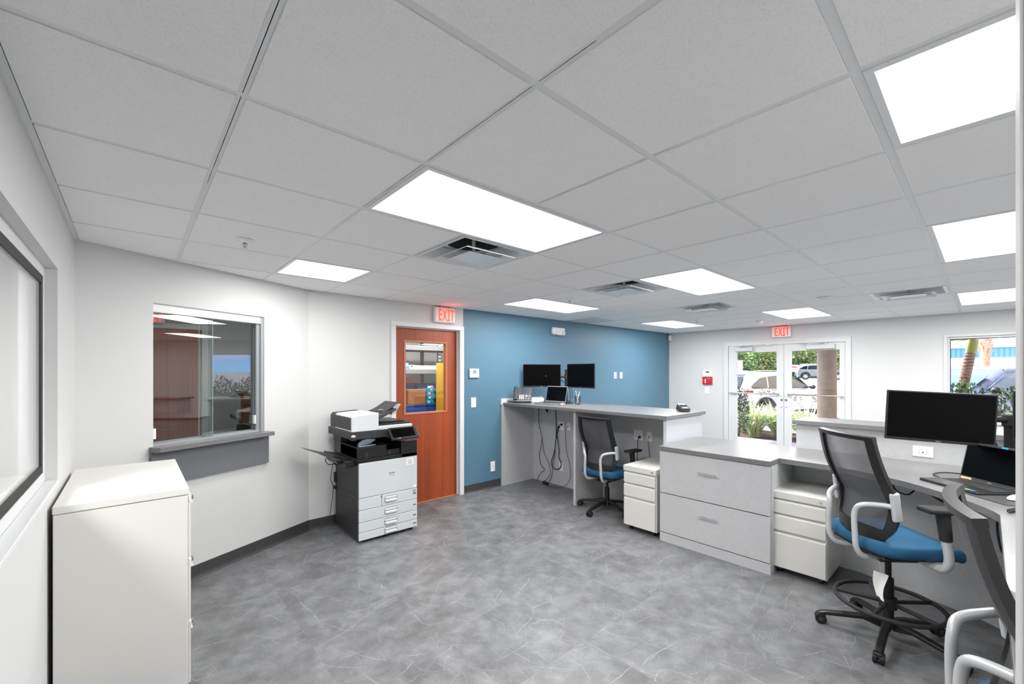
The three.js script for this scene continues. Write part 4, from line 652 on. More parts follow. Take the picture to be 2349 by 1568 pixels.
function laptop(label, pos, turn, w, d, lean, lidMat, baseMat) { // front edge towards +z; position: middle of the base
  const t = thing('laptop', label, 'laptop', pos, turn), lh = d * 0.94;
  obj('base', [prism(rrect(w, d, 0.01), 0.016, 0.004, 2).rotateX(-Math.PI / 2).translate(0, 0, 0), rb(-w / 2 + 0.02, w / 2 - 0.02, -0.001, 0.004, -d / 2 + 0.02, d / 2 - 0.03, 0.002)], baseMat, t);
  const keys = []; for (let r = 0; r < 6; r++) for (let c = 0; c < 15; c++) { const kw = (w - 0.045) / 15; if (r === 5 && c > 3 && c < 9) { if (c === 4) keys.push(rb(-w / 2 + 0.0225 + 4 * kw + 0.001, -w / 2 + 0.0225 + 9 * kw - 0.001, 0.0155, 0.0175, -d / 2 + 0.03 + r * 0.0185, -d / 2 + 0.046 + r * 0.0185, 0.001, 1)); continue; } keys.push(rb(-w / 2 + 0.0225 + c * kw + 0.001, -w / 2 + 0.0225 + (c + 1) * kw - 0.001, 0.0155, 0.0175, -d / 2 + 0.03 + r * 0.0185, -d / 2 + 0.046 + r * 0.0185, 0.001, 1)); }
  const kb = obj('keyboard', keys, M.blackMatt, t); kb.userData.kind = 'stuff';
  obj('touchpad', rb(-0.06, 0.05, 0.0155, 0.0165, d / 2 - 0.088, d / 2 - 0.012, 0.0005), M.charcoal, t);
  const lid = obj('lid', [rb(-w / 2, w / 2, 0, lh, -0.007, 0, 0.003)], lidMat, t); lid.position.set(0, 0.014, -d / 2 + 0.006); lid.rotation.x = -lean;
  obj('screen', bx(-w / 2 + 0.008, w / 2 - 0.008, 0.024, lh - 0.012, -0.001, 0.0012), M.screen, lid);
  obj('hinge', rod([-w * 0.4, 0.002, -0.002], [w * 0.4, 0.002, -0.002], 0.006), M.dark, lid);
  return [t, lid];
}
laptop('open silver-black laptop on the tall counter before the monitors', [4.13, TY, -3.87], facing(-1, 0.06), 0.345, 0.24, 0.22, M.silverDark, M.silverDark);
{
  const [t, lid] = laptop('open black laptop with stickers on the curved worktop', [3.74, LY, -0.075], facing(-0.717, -0.698), 0.357, 0.255, 0.22, M.charcoal, M.black);
  obj('sticker', rb(0.02, 0.055, 0.2285, 0.2385, 0.0005, 0.0018, 0.0005), std(0x35b6d8, 0.4), lid);
  obj('sticker', rb(-0.17, -0.105, 0.004, 0.018, 0.0, 0.0018, 0.0005), std(0xe8c79a, 0.5), lid);
  obj('sticker', [rb(0.085, 0.11, 0.0158, 0.0166, 0.09, 0.112, 0.0003)], std(0x8fcf3a, 0.4), t);
  obj('sticker', [rb(0.115, 0.138, 0.0158, 0.0166, 0.09, 0.112, 0.0003)], std(0x3f78c8, 0.4), t);
  obj('brand_lettering', text('DELL', 0.008, 0.0005).translate(0, 0.012, 0.0008), M.aluDull, lid);
}
function mouse(label, pos, turn, mat) {
  const t = thing('mouse', label, 'mouse', pos, turn);
  obj('shell', new THREE.SphereGeometry(1, 28, 14, 0, Math.PI * 2, 0, Math.PI / 2).scale(0.029, 0.03, 0.05), mat, t);
  obj('base', cyl(1, 1, 0.004, 28).scale(0.029, 1, 0.05).translate(0, 0.002, 0), M.dark, t);
  obj('wheel', rod([-0.004, 0.029, 0.03], [0.004, 0.029, 0.03], 0.009, 14), M.dark, t);
}
mouse('silver computer mouse beside the laptop on the tall counter', [4.1, TY, -3.61], 1.4, M.silverDark);
mouse('pale computer mouse on a dark mat at the near end of the worktop', [3.545, LY + 0.0035, 0.108], 0.9, M.silver);
{ const m = thing('mouse_mat', 'dark mouse mat partly under the black laptop', 'mouse mat', [3.56, LY, 0.055], 0.75); obj('mat', prism(rrect(0.30, 0.24, 0.015), 0.003, 0.001).rotateX(-Math.PI / 2), M.charcoal, m); obj('hem', [bx(-0.14, 0.14, 0.003, 0.0036, -0.119, -0.117), bx(-0.14, 0.14, 0.003, 0.0036, 0.117, 0.119)], M.black, m); }
const coil = (a, b, turns, R, r) => { const A = V(...a), B = V(...b), dir = B.clone().sub(A), n = V(0, 1, 0), s = dir.clone().normalize().cross(n), pts = []; const N = turns * 12; for (let k = 0; k <= N; k++) { const p = A.clone().addScaledVector(dir, k / N), an = k / 12 * Math.PI * 2; p.addScaledVector(n, R * Math.sin(an)).addScaledVector(s, R * Math.cos(an)); pts.push([p.x, p.y, p.z]); } return tube(pts, r, N * 2, 6); };
tag(obj('coiled_cord', coil([3.20, LY + 0.011, 0.072], [3.52, LY + 0.011, 0.20], 22, 0.0085, 0.0025), M.black), 'black coiled telephone cord on the worktop at the white partition', 'cable');
{ // desk phone
  const t = thing('desk_phone', 'grey desk telephone with handset and screen on the tall counter', 'telephone', [4.03, TY, -4.29], facing(-0.72, 0.69));
  obj('foot', [rb(-0.12, 0.12, 0, 0.018, -0.085, 0.10, 0.006), bx(-0.09, 0.09, 0.0, 0.10, -0.085, -0.07)], M.black, t);
  const b = obj('body', prism(rrect(0.25, 0.215, 0.012), 0.03, 0.006, 2), std(0x303337, 0.45), t); b.position.set(0, 0.105, -0.015); b.rotation.x = -0.62;
  obj('trim', rb(-0.125, 0.125, -0.111, -0.1, 0.002, 0.028, 0.004), M.silver, b);
  obj('screen', [rb(-0.025, 0.115, 0.005, 0.095, 0.029, 0.032, 0.002)], M.lcd, b);
  obj('keypad', [0, 1, 2, 3].flatMap((r) => [0, 1, 2].map((c) => rb(-0.045 + c * 0.024, -0.028 + c * 0.024, -0.03 - r * 0.018, -0.018 - r * 0.018, 0.029, 0.033, 0.002, 1))), M.label, b).userData.kind = 'stuff';
  obj('navigation_key', [prism(rrect(0.026, 0.022, 0.006), 0.005, 0.001).translate(0.055, -0.035, 0.029), rod([0.095, -0.035, 0.029], [0.095, -0.035, 0.032], 0.007), rod([0.05, -0.075, 0.029], [0.05, -0.075, 0.032], 0.006), rod([0.085, -0.075, 0.029], [0.085, -0.075, 0.032], 0.006)], M.silver, b);
  obj('handset', [prism(shape([[-0.10, 0], [0.10, 0], [0.105, 0.02], [0.09, 0.034], [-0.09, 0.034], [-0.105, 0.02]]), 0.042, 0.008, 3).rotateY(Math.PI / 2).rotateX(-Math.PI / 2).rotateX(0), ], std(0x25282c, 0.4), b);
  const hs = b.children[b.children.length - 1]; hs.geometry.dispose(); hs.geometry = metreUV(join([rb(-0.118, -0.072, -0.105, 0.105, 0.045, 0.062, 0.008, 3), rb(-0.118, -0.072, 0.055, 0.108, 0.028, 0.06, 0.01, 3), rb(-0.118, -0.072, -0.108, -0.055, 0.028, 0.06, 0.01, 3)]));
  tag(obj('coiled_cord', coil([3.90, TY + 0.013, -4.46], [3.98, TY + 0.013, -4.37], 6, 0.011, 0.004), M.black), 'black coiled cord lying beside the desk telephone', 'cable');
}
{ // pen cup
  const t = thing('pen_cup', 'black wire mesh pen cup on the tall counter', 'pen cup', [4.36, TY, -3.585]);
  const wires = []; for (let k = 0; k < 32; k++) { const a = k / 32 * Math.PI * 2; for (const s of [-1, 1]) wires.push(tube([0, 0.33, 0.66, 1].map((v) => { const r = 0.032 + 0.009 * v, q = a + s * v * 0.7; return [r * Math.cos(q), 0.004 + 0.1 * v, r * Math.sin(q)]; }), 0.0009, 4, 4)); }
  obj('wire_mesh', wires, M.black, t).userData.kind = 'stuff';
  obj('rim', [new THREE.TorusGeometry(0.041, 0.0028, 6, 32).rotateX(Math.PI / 2).translate(0, 0.105, 0), cyl(0.033, 0.033, 0.004, 28).translate(0, 0.002, 0)], M.black, t);
  const pens = [[0.2, 0.16, 'white pen leaning in the mesh cup, towards the laptop', M.label], [1.7, 0.155, 'white pen with a dark tip standing in the mesh cup', M.label], [3.1, 0.165, 'silver pen leaning out of the mesh cup', M.silver], [4.6, 0.17, 'pale pen standing tallest in the mesh cup', M.plateWhite]];
  pens.forEach(([a, l, label, m]) => { const p = thing('pen', label, 'pen', [4.36, TY + 0.006, -3.585], 0, 'pens in the mesh cup'); const A = [0.02 * Math.cos(a + 2.6), 0, 0.02 * Math.sin(a + 2.6)], B = [0.034 * Math.cos(a), l, 0.034 * Math.sin(a)], at = (k) => A.map((v, i) => v + (B[i] - v) * k); obj('barrel', rod(A, at(0.92), 0.0042, 10), m, p); obj('cap', rod(at(0.86), B, 0.0052, 10), M.silver, p); });
}
{ // white box and dock behind the phone
  const b = thing('cardboard_box', 'flat white carton behind the desk telephone', 'box', [4.33, TY, -4.30], facing(-0.8, 0.6)); obj('carton', rb(-0.075, 0.09, 0, 0.055, -0.04, 0.04, 0.002), M.label, b); obj('seam', bx(-0.074, 0.089, 0.0553, 0.0557, -0.002, 0.002), M.silver, b);
  const k = thing('docking_station', 'dark docking box beside the laptop on the tall counter', 'dock', [4.38, TY, -3.78], 0.3); obj('case', rb(-0.05, 0.05, 0, 0.022, -0.08, 0.08, 0.006), M.charcoal, k); obj('ports', [bx(-0.051, -0.0495, 0.008, 0.014, -0.05, -0.03), bx(-0.051, -0.0495, 0.008, 0.014, 0, 0.02)], M.black, k);
  tag(obj('cable', [tube([[4.22, TY + 0.006, -4.12], [4.28, TY + 0.03, -4.05], [4.24, TY + 0.05, -4.0], [4.32, TY + 0.06, -3.95], [4.4, TY + 0.02, -3.9], [4.4, TY + 0.012, -3.85]], 0.004, 40, 6), tube([[4.2, TY + 0.006, -4.15], [4.3, TY + 0.012, -4.1], [4.3, TY + 0.045, -4.02], [4.36, TY + 0.04, -3.98], [4.26, TY + 0.006, -4.02]], 0.004, 40, 6)], M.black), 'tangled black cables on the tall counter between telephone and laptop', 'cable');
  const c = thing('card_terminal', 'small black and white card payment terminal on the end of the tall counter', 'card terminal', [4.46, TY, -2.20], 0.75); c.scale.setScalar(1.2);
  obj('body', prism(shape([[-0.085, 0.004], [0.085, 0.004], [0.09, 0.03], [0.05, 0.062], [-0.01, 0.05], [-0.085, 0.03]]), 0.08, 0.01, 3).translate(0, 0, -0.04), M.dark, c);
  obj('printer_cover', prism(shape([[0.0, 0.05], [0.05, 0.064], [0.088, 0.036], [0.082, 0.02], [0.03, 0.03]]), 0.07, 0.008, 3).translate(0, 0, -0.035), M.label, c);
  obj('keypad', [0, 1, 2, 3].flatMap((r) => [0, 1, 2].map((q) => rb(-0.075 + r * 0.015, -0.064 + r * 0.015, 0.030 + r * 0.003, 0.036 + r * 0.003, -0.024 + q * 0.017, -0.011 + q * 0.017, 0.002, 1))), M.label, c).userData.kind = 'stuff';
  obj('screen', bx(-0.012, 0.012, 0.046, 0.058, -0.026, 0.026).rotateZ(0.0), M.lcd, c);
}
// ---- cables hanging in the knee spaces
{
  const X = 4.40, c = (name, pts, r, m, label, seg = 80) => tag(obj(name, tube(pts, r, seg, 6), m), label, 'cable');
  c('cable', [[X, 1.12, -4.35], [X, 0.95, -4.345], [X - 0.01, 0.8, -4.32], [X - 0.01, 0.62, -4.27], [X, 0.5, -4.29], [X, 0.38, -4.33], [X - 0.01, 0.24, -4.29], [X - 0.02, 0.18, -4.21], [X - 0.01, 0.12, -4.29], [X - 0.03, 0.04, -4.33], [X - 0.06, 0.008, -4.32]], 0.004, M.black, 'black cable kinking down to the floor, nearest the blue wall');
  c('cable', [[X - 0.005, 1.1, -4.34], [X - 0.005, 0.85, -4.335], [X - 0.01, 0.6, -4.26], [X - 0.01, 0.42, -4.22], [X - 0.01, 0.28, -4.13], [X - 0.01, 0.16, -4.10], [X - 0.03, 0.08, -4.13], [X - 0.07, 0.02, -4.18]], 0.0035, M.charcoal, 'thin grey cable running down to the power brick on the floor');
  c('cable', [[X, 1.12, -4.02], [X, 0.95, -4.005], [X, 0.75, -4.0], [X, 0.6, -4.01], [X, 0.45, -4.04], [X, 0.30, -4.09], [X, 0.24, -4.07], [X, 0.22, -4.0], [X, 0.25, -3.93], [X, 0.31, -3.91], [X, 0.4, -3.95], [X, 0.48, -3.945], [X, 0.6, -3.965], [X, 0.72, -3.985], [X, 0.8, -3.97], [X - 0.03, 0.845, -3.92]], 0.0058, M.black, 'thick black power cable looping below the double socket', 120);
  c('cable', [[X, 0.8, -3.95], [X + 0.005, 0.7, -3.99], [X, 0.55, -4.02], [X, 0.4, -4.03], [X, 0.3, -4.06], [X - 0.01, 0.2, -4.06], [X - 0.03, 0.06, -4.08], [X - 0.06, 0.02, -4.10]], 0.004, M.dark, 'dark cable from the double socket down to the power brick');
  c('cable', [[X, 0.835, -3.786], [X - 0.02, 0.82, -3.80], [X - 0.01, 0.7, -3.82], [X - 0.01, 0.5, -3.80], [X - 0.01, 0.32, -3.745], [X - 0.02, 0.15, -3.73], [X - 0.05, 0.05, -3.78], [X - 0.10, 0.008, -3.88], [X - 0.12, 0.006, -4.05], [X - 0.10, 0.006, -4.18]], 0.0035, M.charcoal, 'grey network cable curving from its socket to the floor');
  c('cable', [[X, 1.0, -4.34], [X + 0.005, 0.9, -4.36], [X, 0.8, -4.40], [X, 0.74, -4.37], [X, 0.735, -4.26], [X, 0.7, -4.2], [X, 0.7, -4.12], [X, 0.76, -4.03], [X, 0.83, -3.97]], 0.0022, M.label, 'thin white cable sagging towards the double socket');
  c('cable', [[4.36, 1.115, -4.22], [4.38, 1.08, -4.19], [4.37, 1.03, -4.16], [4.39, 1.0, -4.155], [4.38, 1.06, -4.165], [4.35, 1.115, -4.2]], 0.009, M.black, 'short bundled black cable hanging just under the tall countertop', 40);
  const pb = thing('power_brick', 'black power brick lying on the floor under the standing counter', 'power supply', [4.33, 0, -4.14], 1.15); obj('case', rb(-0.06, 0.06, 0, 0.032, -0.026, 0.026, 0.007), M.black, pb); obj('strain_relief', [rod([-0.08, 0.016, 0], [-0.058, 0.016, 0], 0.006), rod([0.058, 0.016, 0], [0.08, 0.016, 0], 0.006)], M.rubber, pb);
  c('cable', [[4.385, 0.82, -2.697], [4.37, 0.78, -2.70], [4.39, 0.6, -2.72], [4.4, 0.3, -2.74], [4.39, 0.008, -2.76]], 0.004, M.black, 'black cable from the socket behind the task chair armrest');
  c('cable', [[4.41, 0.835, -2.578], [4.39, 0.82, -2.582], [4.39, 0.7, -2.57], [4.4, 0.5, -2.56], [4.4, 0.2, -2.58], [4.39, 0.008, -2.58]], 0.003, std(0x3c5a7c, 0.6), 'blue network cable hanging behind the first cream pedestal');
  // under the low worktop
  const U = LY - 0.045;
  c('cable', [[3.99, U, -0.50], [3.95, U - 0.03, -0.45], [3.9, U - 0.075, -0.41], [3.86, U - 0.08, -0.35], [3.88, U - 0.04, -0.31], [3.83, U - 0.03, -0.26], [3.78, U - 0.06, -0.2], [3.72, U - 0.09, -0.12], [3.66, U - 0.07, -0.04]], 0.005, M.black, 'black cables sagging under the curved worktop behind the tall stool');
  c('cable', [[3.88, U, -0.36], [3.83, U - 0.04, -0.26], [3.76, U - 0.075, -0.17], [3.68, U - 0.06, -0.08], [3.6, U - 0.015, 0.0]], 0.006, M.black, 'second black cable strung tight under the curved worktop');
  c('cable', [[3.64, U, 0.06], [3.62, U - 0.09, 0.04], [3.57, U - 0.2, 0.045], [3.5, U - 0.24, 0.06], [3.46, U - 0.2, 0.08], [3.5, U - 0.1, 0.09], [3.54, U, 0.09]], 0.006, std(0x23364c, 0.5), 'dark blue cable loop hanging under the worktop return');
  const ps = thing('cable_hub', 'black power strip fixed under the curved worktop', 'power strip', [3.76, U - 0.027, -0.13], 0.75); obj('case', rb(-0.12, 0.12, 0, 0.025, -0.022, 0.022, 0.005), M.black, ps); obj('switch', rb(-0.1, -0.08, -0.003, 0.002, -0.008, 0.008, 0.002), M.red, ps);
  c('charging_cable', [[4.12, LY + 0.012, -0.02], [4.08, LY + 0.02, -0.1], [4.1, LY + 0.012, -0.19], [4.02, LY + 0.006, -0.24], [3.96, LY + 0.006, -0.22], [3.9, LY + 0.009, -0.205]], 0.004, M.black, 'black charging cable lying by the black laptop keyboard');
}

// ================================================================== behind the glass: store room
{
  const zf = -5.42, zb = -5.95, x0 = 2.2, x1 = 4.3, s = thing('shelving_unit', 'grey steel shelving in the store room behind the wooden door', 'shelving');
  for (const [y, h] of [[0.12, 0.05], [0.90, 0.05], [1.55, 0.05], [1.885, 0.055]]) { const b = obj('shelf', [bx(x0, x1, y + h, y + h + 0.012, zb, zf)], M.cream, s); obj('beam', [rb(x0, x1, y, y + h + 0.012, zf - 0.004, zf + 0.03, 0.004), rb(x0, x1, y, y + h, zb, zb + 0.03, 0.004)], M.shelfSteel, b); }
  for (const x of [x0, 3.40, x1]) { const p = obj('upright', [bx(x - 0.025, x + 0.025, 0, 2.35, zf - 0.03, zf), bx(x - 0.025, x + 0.025, 0, 2.35, zb, zb + 0.03)], M.uprightSteel, s); obj('slots', Array.from({ length: 40 }, (_, k) => [bx(x - 0.016, x - 0.006, 0.2 + k * 0.053, 0.225 + k * 0.053, zf - 0.001, zf + 0.0008), bx(x + 0.006, x + 0.016, 0.2 + k * 0.053, 0.225 + k * 0.053, zf - 0.001, zf + 0.0008)]), M.label, p); }
  const y2 = 0.962;
  const box = (name, label, cat, x, y, z, w, h, d, m, turn = 0, lid) => { const t = thing(name, label, cat, [x, y, z], turn); obj('body', rb(-w / 2, w / 2, 0, h, -d / 2, d / 2, 0.006), m, t); if (lid) lid(t, w, h, d); return t; };
  const tape = (t, w, h, d) => obj('tape', [bx(-w / 2 + 0.001, w / 2 - 0.001, h - 0.0005, h + 0.0008, -0.025, 0.025), bx(-0.012, 0.012, h * 0.55, h * 0.72, d / 2 - 0.0005, d / 2 + 0.0012)], M.woodEdge, t);
  const binLid = (t, w, h, d) => { obj('lid', [rb(-w / 2 - 0.008, w / 2 + 0.008, h - 0.03, h, -d / 2 - 0.008, d / 2 + 0.008, 0.006)], M.blueBin, t); };
  box('cardboard_box', 'brown cardboard box on the store room shelf behind the door window', 'box', 2.995, 1.112, -5.50, 0.285, 0.215, 0.25, M.card, 0.05, tape);
  box('storage_bin', 'wide blue plastic bin at the bottom of the door window', 'bin', 3.12, y2, -5.52, 0.62, 0.148, 0.30, M.blueBin, 0, (t, w, h, d) => obj('rim', rb(-w / 2 - 0.006, w / 2 + 0.006, h - 0.016, h - 0.001, -d / 2 - 0.006, d / 2 + 0.006, 0.004), M.blueBin, t));
  box('storage_bin', 'blue lidded bin behind the brown cardboard box', 'bin', 2.90, 1.115, -5.78, 0.42, 0.295, 0.22, M.blueBin, 0, binLid);
  box('storage_bin', 'blue lidded bin behind the stacked teal boxes', 'bin', 3.36, 1.115, -5.78, 0.40, 0.285, 0.22, M.blueBin, 0.06, binLid);
  const tl = (t, w, h, d) => obj('print', [rod([-0.018, h / 2, d / 2 - 0.001], [-0.018, h / 2, d / 2 + 0.0012], 0.0001), bx(-0.035, 0.0, h * 0.25, h * 0.75, d / 2 - 0.001, d / 2 + 0.0012)], M.label, t);
  box('small_box', 'teal box lying lowest in the stack beside the cardboard box', 'box', 3.215, 1.112, -5.46, 0.125, 0.062, 0.14, M.tealBox, 0.04, tl);
  box('small_box', 'teal box lying in the middle of the stack beside the cardboard box', 'box', 3.235, 1.176, -5.46, 0.125, 0.058, 0.14, M.tealBox, -0.03, tl);
  box('small_box', 'teal box lying second from the top of the stack beside the cardboard box', 'box', 3.225, 1.236, -5.46, 0.125, 0.062, 0.14, M.tealBox, 0.02, tl);
  box('small_box', 'wide teal box lying askew on top of the teal stack', 'box', 3.245, 1.30, -5.47, 0.17, 0.035, 0.14, M.tealBox, 0.25, tl);
  box('packet', 'white packet lying on the topmost teal box', 'packet', 3.27, 1.336, -5.47, 0.07, 0.035, 0.06, M.label, 0.4, (t, w, h, d) => obj('print', bx(-0.02, 0.02, 0.008, 0.022, d / 2 - 0.001, d / 2 + 0.001), M.lcd, t));
  box('wooden_board', 'pale wooden boards lying on the blue bins under the shelf', 'board', 2.93, 1.412, -5.72, 0.5, 0.06, 0.2, M.woodEdge, 0.02, (t, w, h, d) => obj('grain_edge', bx(-w / 2, w / 2, h * 0.45, h * 0.5, d / 2 - 0.001, d / 2 + 0.001), M.wood, t));
  box('small_box', 'white box with a blue band on the middle shelf, first in its row', 'box', 2.86, 1.614, -5.5, 0.085, 0.085, 0.12, M.label, 0, (t, w, h, d) => obj('band', bx(-w / 2 - 0.001, w / 2 + 0.001, 0.004, 0.04, -d / 2 - 0.001, d / 2 + 0.001), M.tealBox, t));
  box('small_box', 'small white box with a black mark on the middle shelf', 'box', 2.975, 1.614, -5.5, 0.08, 0.06, 0.1, M.label, 0, (t, w, h, d) => obj('mark', bx(-0.03, -0.008, 0.03, 0.052, d / 2 - 0.001, d / 2 + 0.001), M.dark, t));
  box('paper_tube', 'long white carton lying along the middle shelf', 'carton', 3.19, 1.614, -5.5, 0.36, 0.055, 0.08, M.label, 0, (t, w, h, d) => obj('end_cap', rb(-w / 2 - 0.004, -w / 2 + 0.01, -0.0, h + 0.002, -d / 2 - 0.002, d / 2 + 0.002, 0.002), M.silver, t));
  const ys = thing('safety_cabinet', 'tall yellow steel cabinet standing behind the door window', 'cabinet', [3.22, 0, -5.03]);
  obj('body', rb(0, 0.55, 0, 1.70, -0.2, 0.2, 0.006), M.yellow, ys); obj('top_notch', [rb(0.10, 0.5, 1.70, 1.73, -0.18, 0.18, 0.005)], M.dark, ys); obj('door_seam', [bx(0.27, 0.275, 0.05, 1.66, 0.2, 0.2015)], M.charcoal, ys); obj('latch', rb(0.135, 0.15, 1.03, 1.05, 0.198, 0.206, 0.003), M.dark, ys);
  const L = thing('store_light', 'ceiling light of the store room', 'ceiling light', [3.1, 2.47, -5.0]); obj('frame', bx(-0.62, 0.62, 0, 0.03, -0.17, 0.17), M.grid, L); obj('diffuser', bx(-0.6, 0.6, -0.006, 0, -0.15, 0.15), M.panelGlow, L);
  const l = new THREE.RectAreaLight(0xfffaf2, 13, 1.2, 0.3); l.position.y = -0.01; l.rotation.x = -Math.PI / 2; L.add(l);
}
// ================================================================== behind the glass: lobby and office
{
  const d = thing('lobby_door', 'brown wooden door in the dim lobby behind the service window', 'door', [0.11, 0, -6.80]);
  obj('leaf', rb(-0.157, 0.554, 0.01, 2.114, -0.05, -0.01, 0.003), M.wood, d); obj('door_casing', [rb(0.557, 0.627, 0, 2.185, -0.10, 0.016, 0.004), rb(-0.23, -0.16, 0, 2.185, -0.1, 0.016, 0.004), rb(-0.16, 0.557, 2.117, 2.185, -0.1, 0.016, 0.004)], M.trim, d);
  obj('lever', [rod([-0.09, 1.0, -0.01], [-0.09, 1.0, 0.05], 0.01), rod([-0.09, 1.0, 0.045], [0.01, 1.0, 0.045], 0.009)], M.nickel, d);
  exitSign('lit red EXIT sign in the lobby, half hidden by the service window edge', [0.145, 2.262, -6.78], 0, 0.6);
  const k = thing('lobby_counter', 'dark grey counter in the lobby behind the service window', 'counter'); obj('counter_top', rb(0.94, 1.98, 0.985, 1.03, -6.55, -4.85, 0.004), M.counterDark, k); obj('bracket', [bx(1.0, 1.98, 0, 0.985, -6.5, -6.46), bx(1.0, 1.98, 0, 0.985, -4.95, -4.91)], M.counterDark, k);
  const b = thing('cardboard_box', 'open cardboard box on the lobby counter seen through the service window', 'box', [1.10, 1.03, -5.62], 0.35);
  obj('sides', [bx(-0.15, 0.15, 0, 0.26, -0.12, -0.115), bx(-0.15, 0.15, 0, 0.26, 0.115, 0.12), bx(-0.15, -0.145, 0, 0.26, -0.115, 0.115), bx(0.145, 0.15, 0, 0.26, -0.115, 0.115), bx(-0.145, 0.145, 0, 0.005, -0.115, 0.115)], M.card, b); obj('flap', [bx(-0.15, 0.15, 0, 0.1, 0, 0.004).rotateX(0.9).translate(0, 0.258, 0.12), bx(-0.004, 0, 0, 0.1, -0.11, 0.11).rotateZ(0.7).translate(-0.148, 0.258, 0)], M.card, b); obj('print', [bx(-0.06, -0.045, 0.06, 0.11, 0.12, 0.1208), bx(-0.035, -0.02, 0.06, 0.11, 0.12, 0.1208)], M.dark, b);
  const LL = thing('lobby_light', 'ceiling light of the lobby behind the service window', 'ceiling light', [0.9, 2.48, -5.6]); obj('frame', bx(-0.31, 0.31, 0, 0.02, -0.31, 0.31), M.grid, LL); obj('diffuser', bx(-0.29, 0.29, -0.006, 0, -0.29, 0.29), M.panelGlow, LL);
  const ll = new THREE.RectAreaLight(0xfffaf2, 3.4, 0.58, 0.58); ll.position.y = -0.01; ll.rotation.x = -Math.PI / 2; LL.add(ll);
  const L = thing('office_light', 'ceiling light of the office behind the big window', 'ceiling light', [-1.4, 2.42, -1.8]); obj('frame', bx(-0.31, 0.31, 0, 0.02, -0.61, 0.61), M.grid, L); obj('diffuser', bx(-0.29, 0.29, -0.006, 0, -0.59, 0.59), M.panelGlow, L);
  const l = new THREE.RectAreaLight(0xfffefc, 20, 0.58, 1.18); l.position.y = -0.01; l.rotation.x = -Math.PI / 2; L.add(l);
}

// ================================================================== outdoors
const GY = -0.12;
{ // ground that climbs a little towards the far road
  struct('ground', [bx(8.62, 11.1, -0.4, -0.02, -14, 12)], M.concrete);
  const prof = shape([[12.9, GY], [24, GY], [36, 0.35], [44, 0.68], [75, 0.72], [160, 1.6], [160, -3], [12.9, -3]]);
  struct('car_park', prism(prof, 150).translate(0, 0, -80), M.asphalt);
  struct('planting_bed', bx(11.1, 12.75, -0.4, -0.075, -14, 12), M.mulch);
  struct('planting_bed_wall', bx(8.62, 10.9, -0.019, 0.0, -0.95, 5), M.mulch);
  struct('kerb', rb(12.75, 12.92, -0.4, 0.0, -14, 12, 0.02), M.concrete);
  struct('canopy', [bx(8.62, 12.0, 2.74, 3.05, -5.2, 0.0)], M.wall);
  struct('roof', bx(-3.2, 8.75, 2.84, 3.0, -7.1, 3.3), M.deck);
  const col = thing('canopy_column', 'round sandy concrete column in front of the glass doors', 'column', [11.0, -0.03, -2.265]);
  obj('shaft', cyl(0.172, 0.172, 2.78, 40).translate(0, 1.39, 0), M.column, col); obj('collar', [cyl(0.2, 0.2, 0.03, 40).translate(0, 2.755, 0)], M.concrete, col);
}
// ---- vehicles; local x points forwards
function wheelParts(parent, x, z, r) {
  const s = Math.sign(z), w = obj('wheel', new THREE.LatheGeometry([[r * 0.62, -0.11], [r * 0.9, -0.115], [r * 0.985, -0.09], [r, -0.05], [r, 0.05], [r * 0.985, 0.09], [r * 0.9, 0.115], [r * 0.62, 0.11]].map((p) => new THREE.Vector2(...p)), 36).rotateX(Math.PI / 2), M.tyre, parent);
  w.position.set(x, r, z);
  obj('rim', [new THREE.LatheGeometry([[0.0, s * 0.06], [r * 0.14, s * 0.07], [r * 0.16, s * 0.05]].map((p) => new THREE.Vector2(...p)), 20).rotateX(Math.PI / 2), new THREE.LatheGeometry([[r * 0.6, s * 0.09], [r * 0.66, s * 0.112], [r * 0.68, s * 0.1]].map((p) => new THREE.Vector2(...p)), 36).rotateX(Math.PI / 2), ...Array.from({ length: 10 }, (_, k) => bx(r * 0.1, r * 0.64, -0.022, 0.022, s * 0.05, s * 0.085).rotateZ(k * Math.PI / 5 + (k % 2) * 0.18))], M.alu, w);
  obj('hub_plate', rod([0, 0, s * 0.0], [0, 0, s * 0.03], r * 0.62, 30), M.black, w);
}
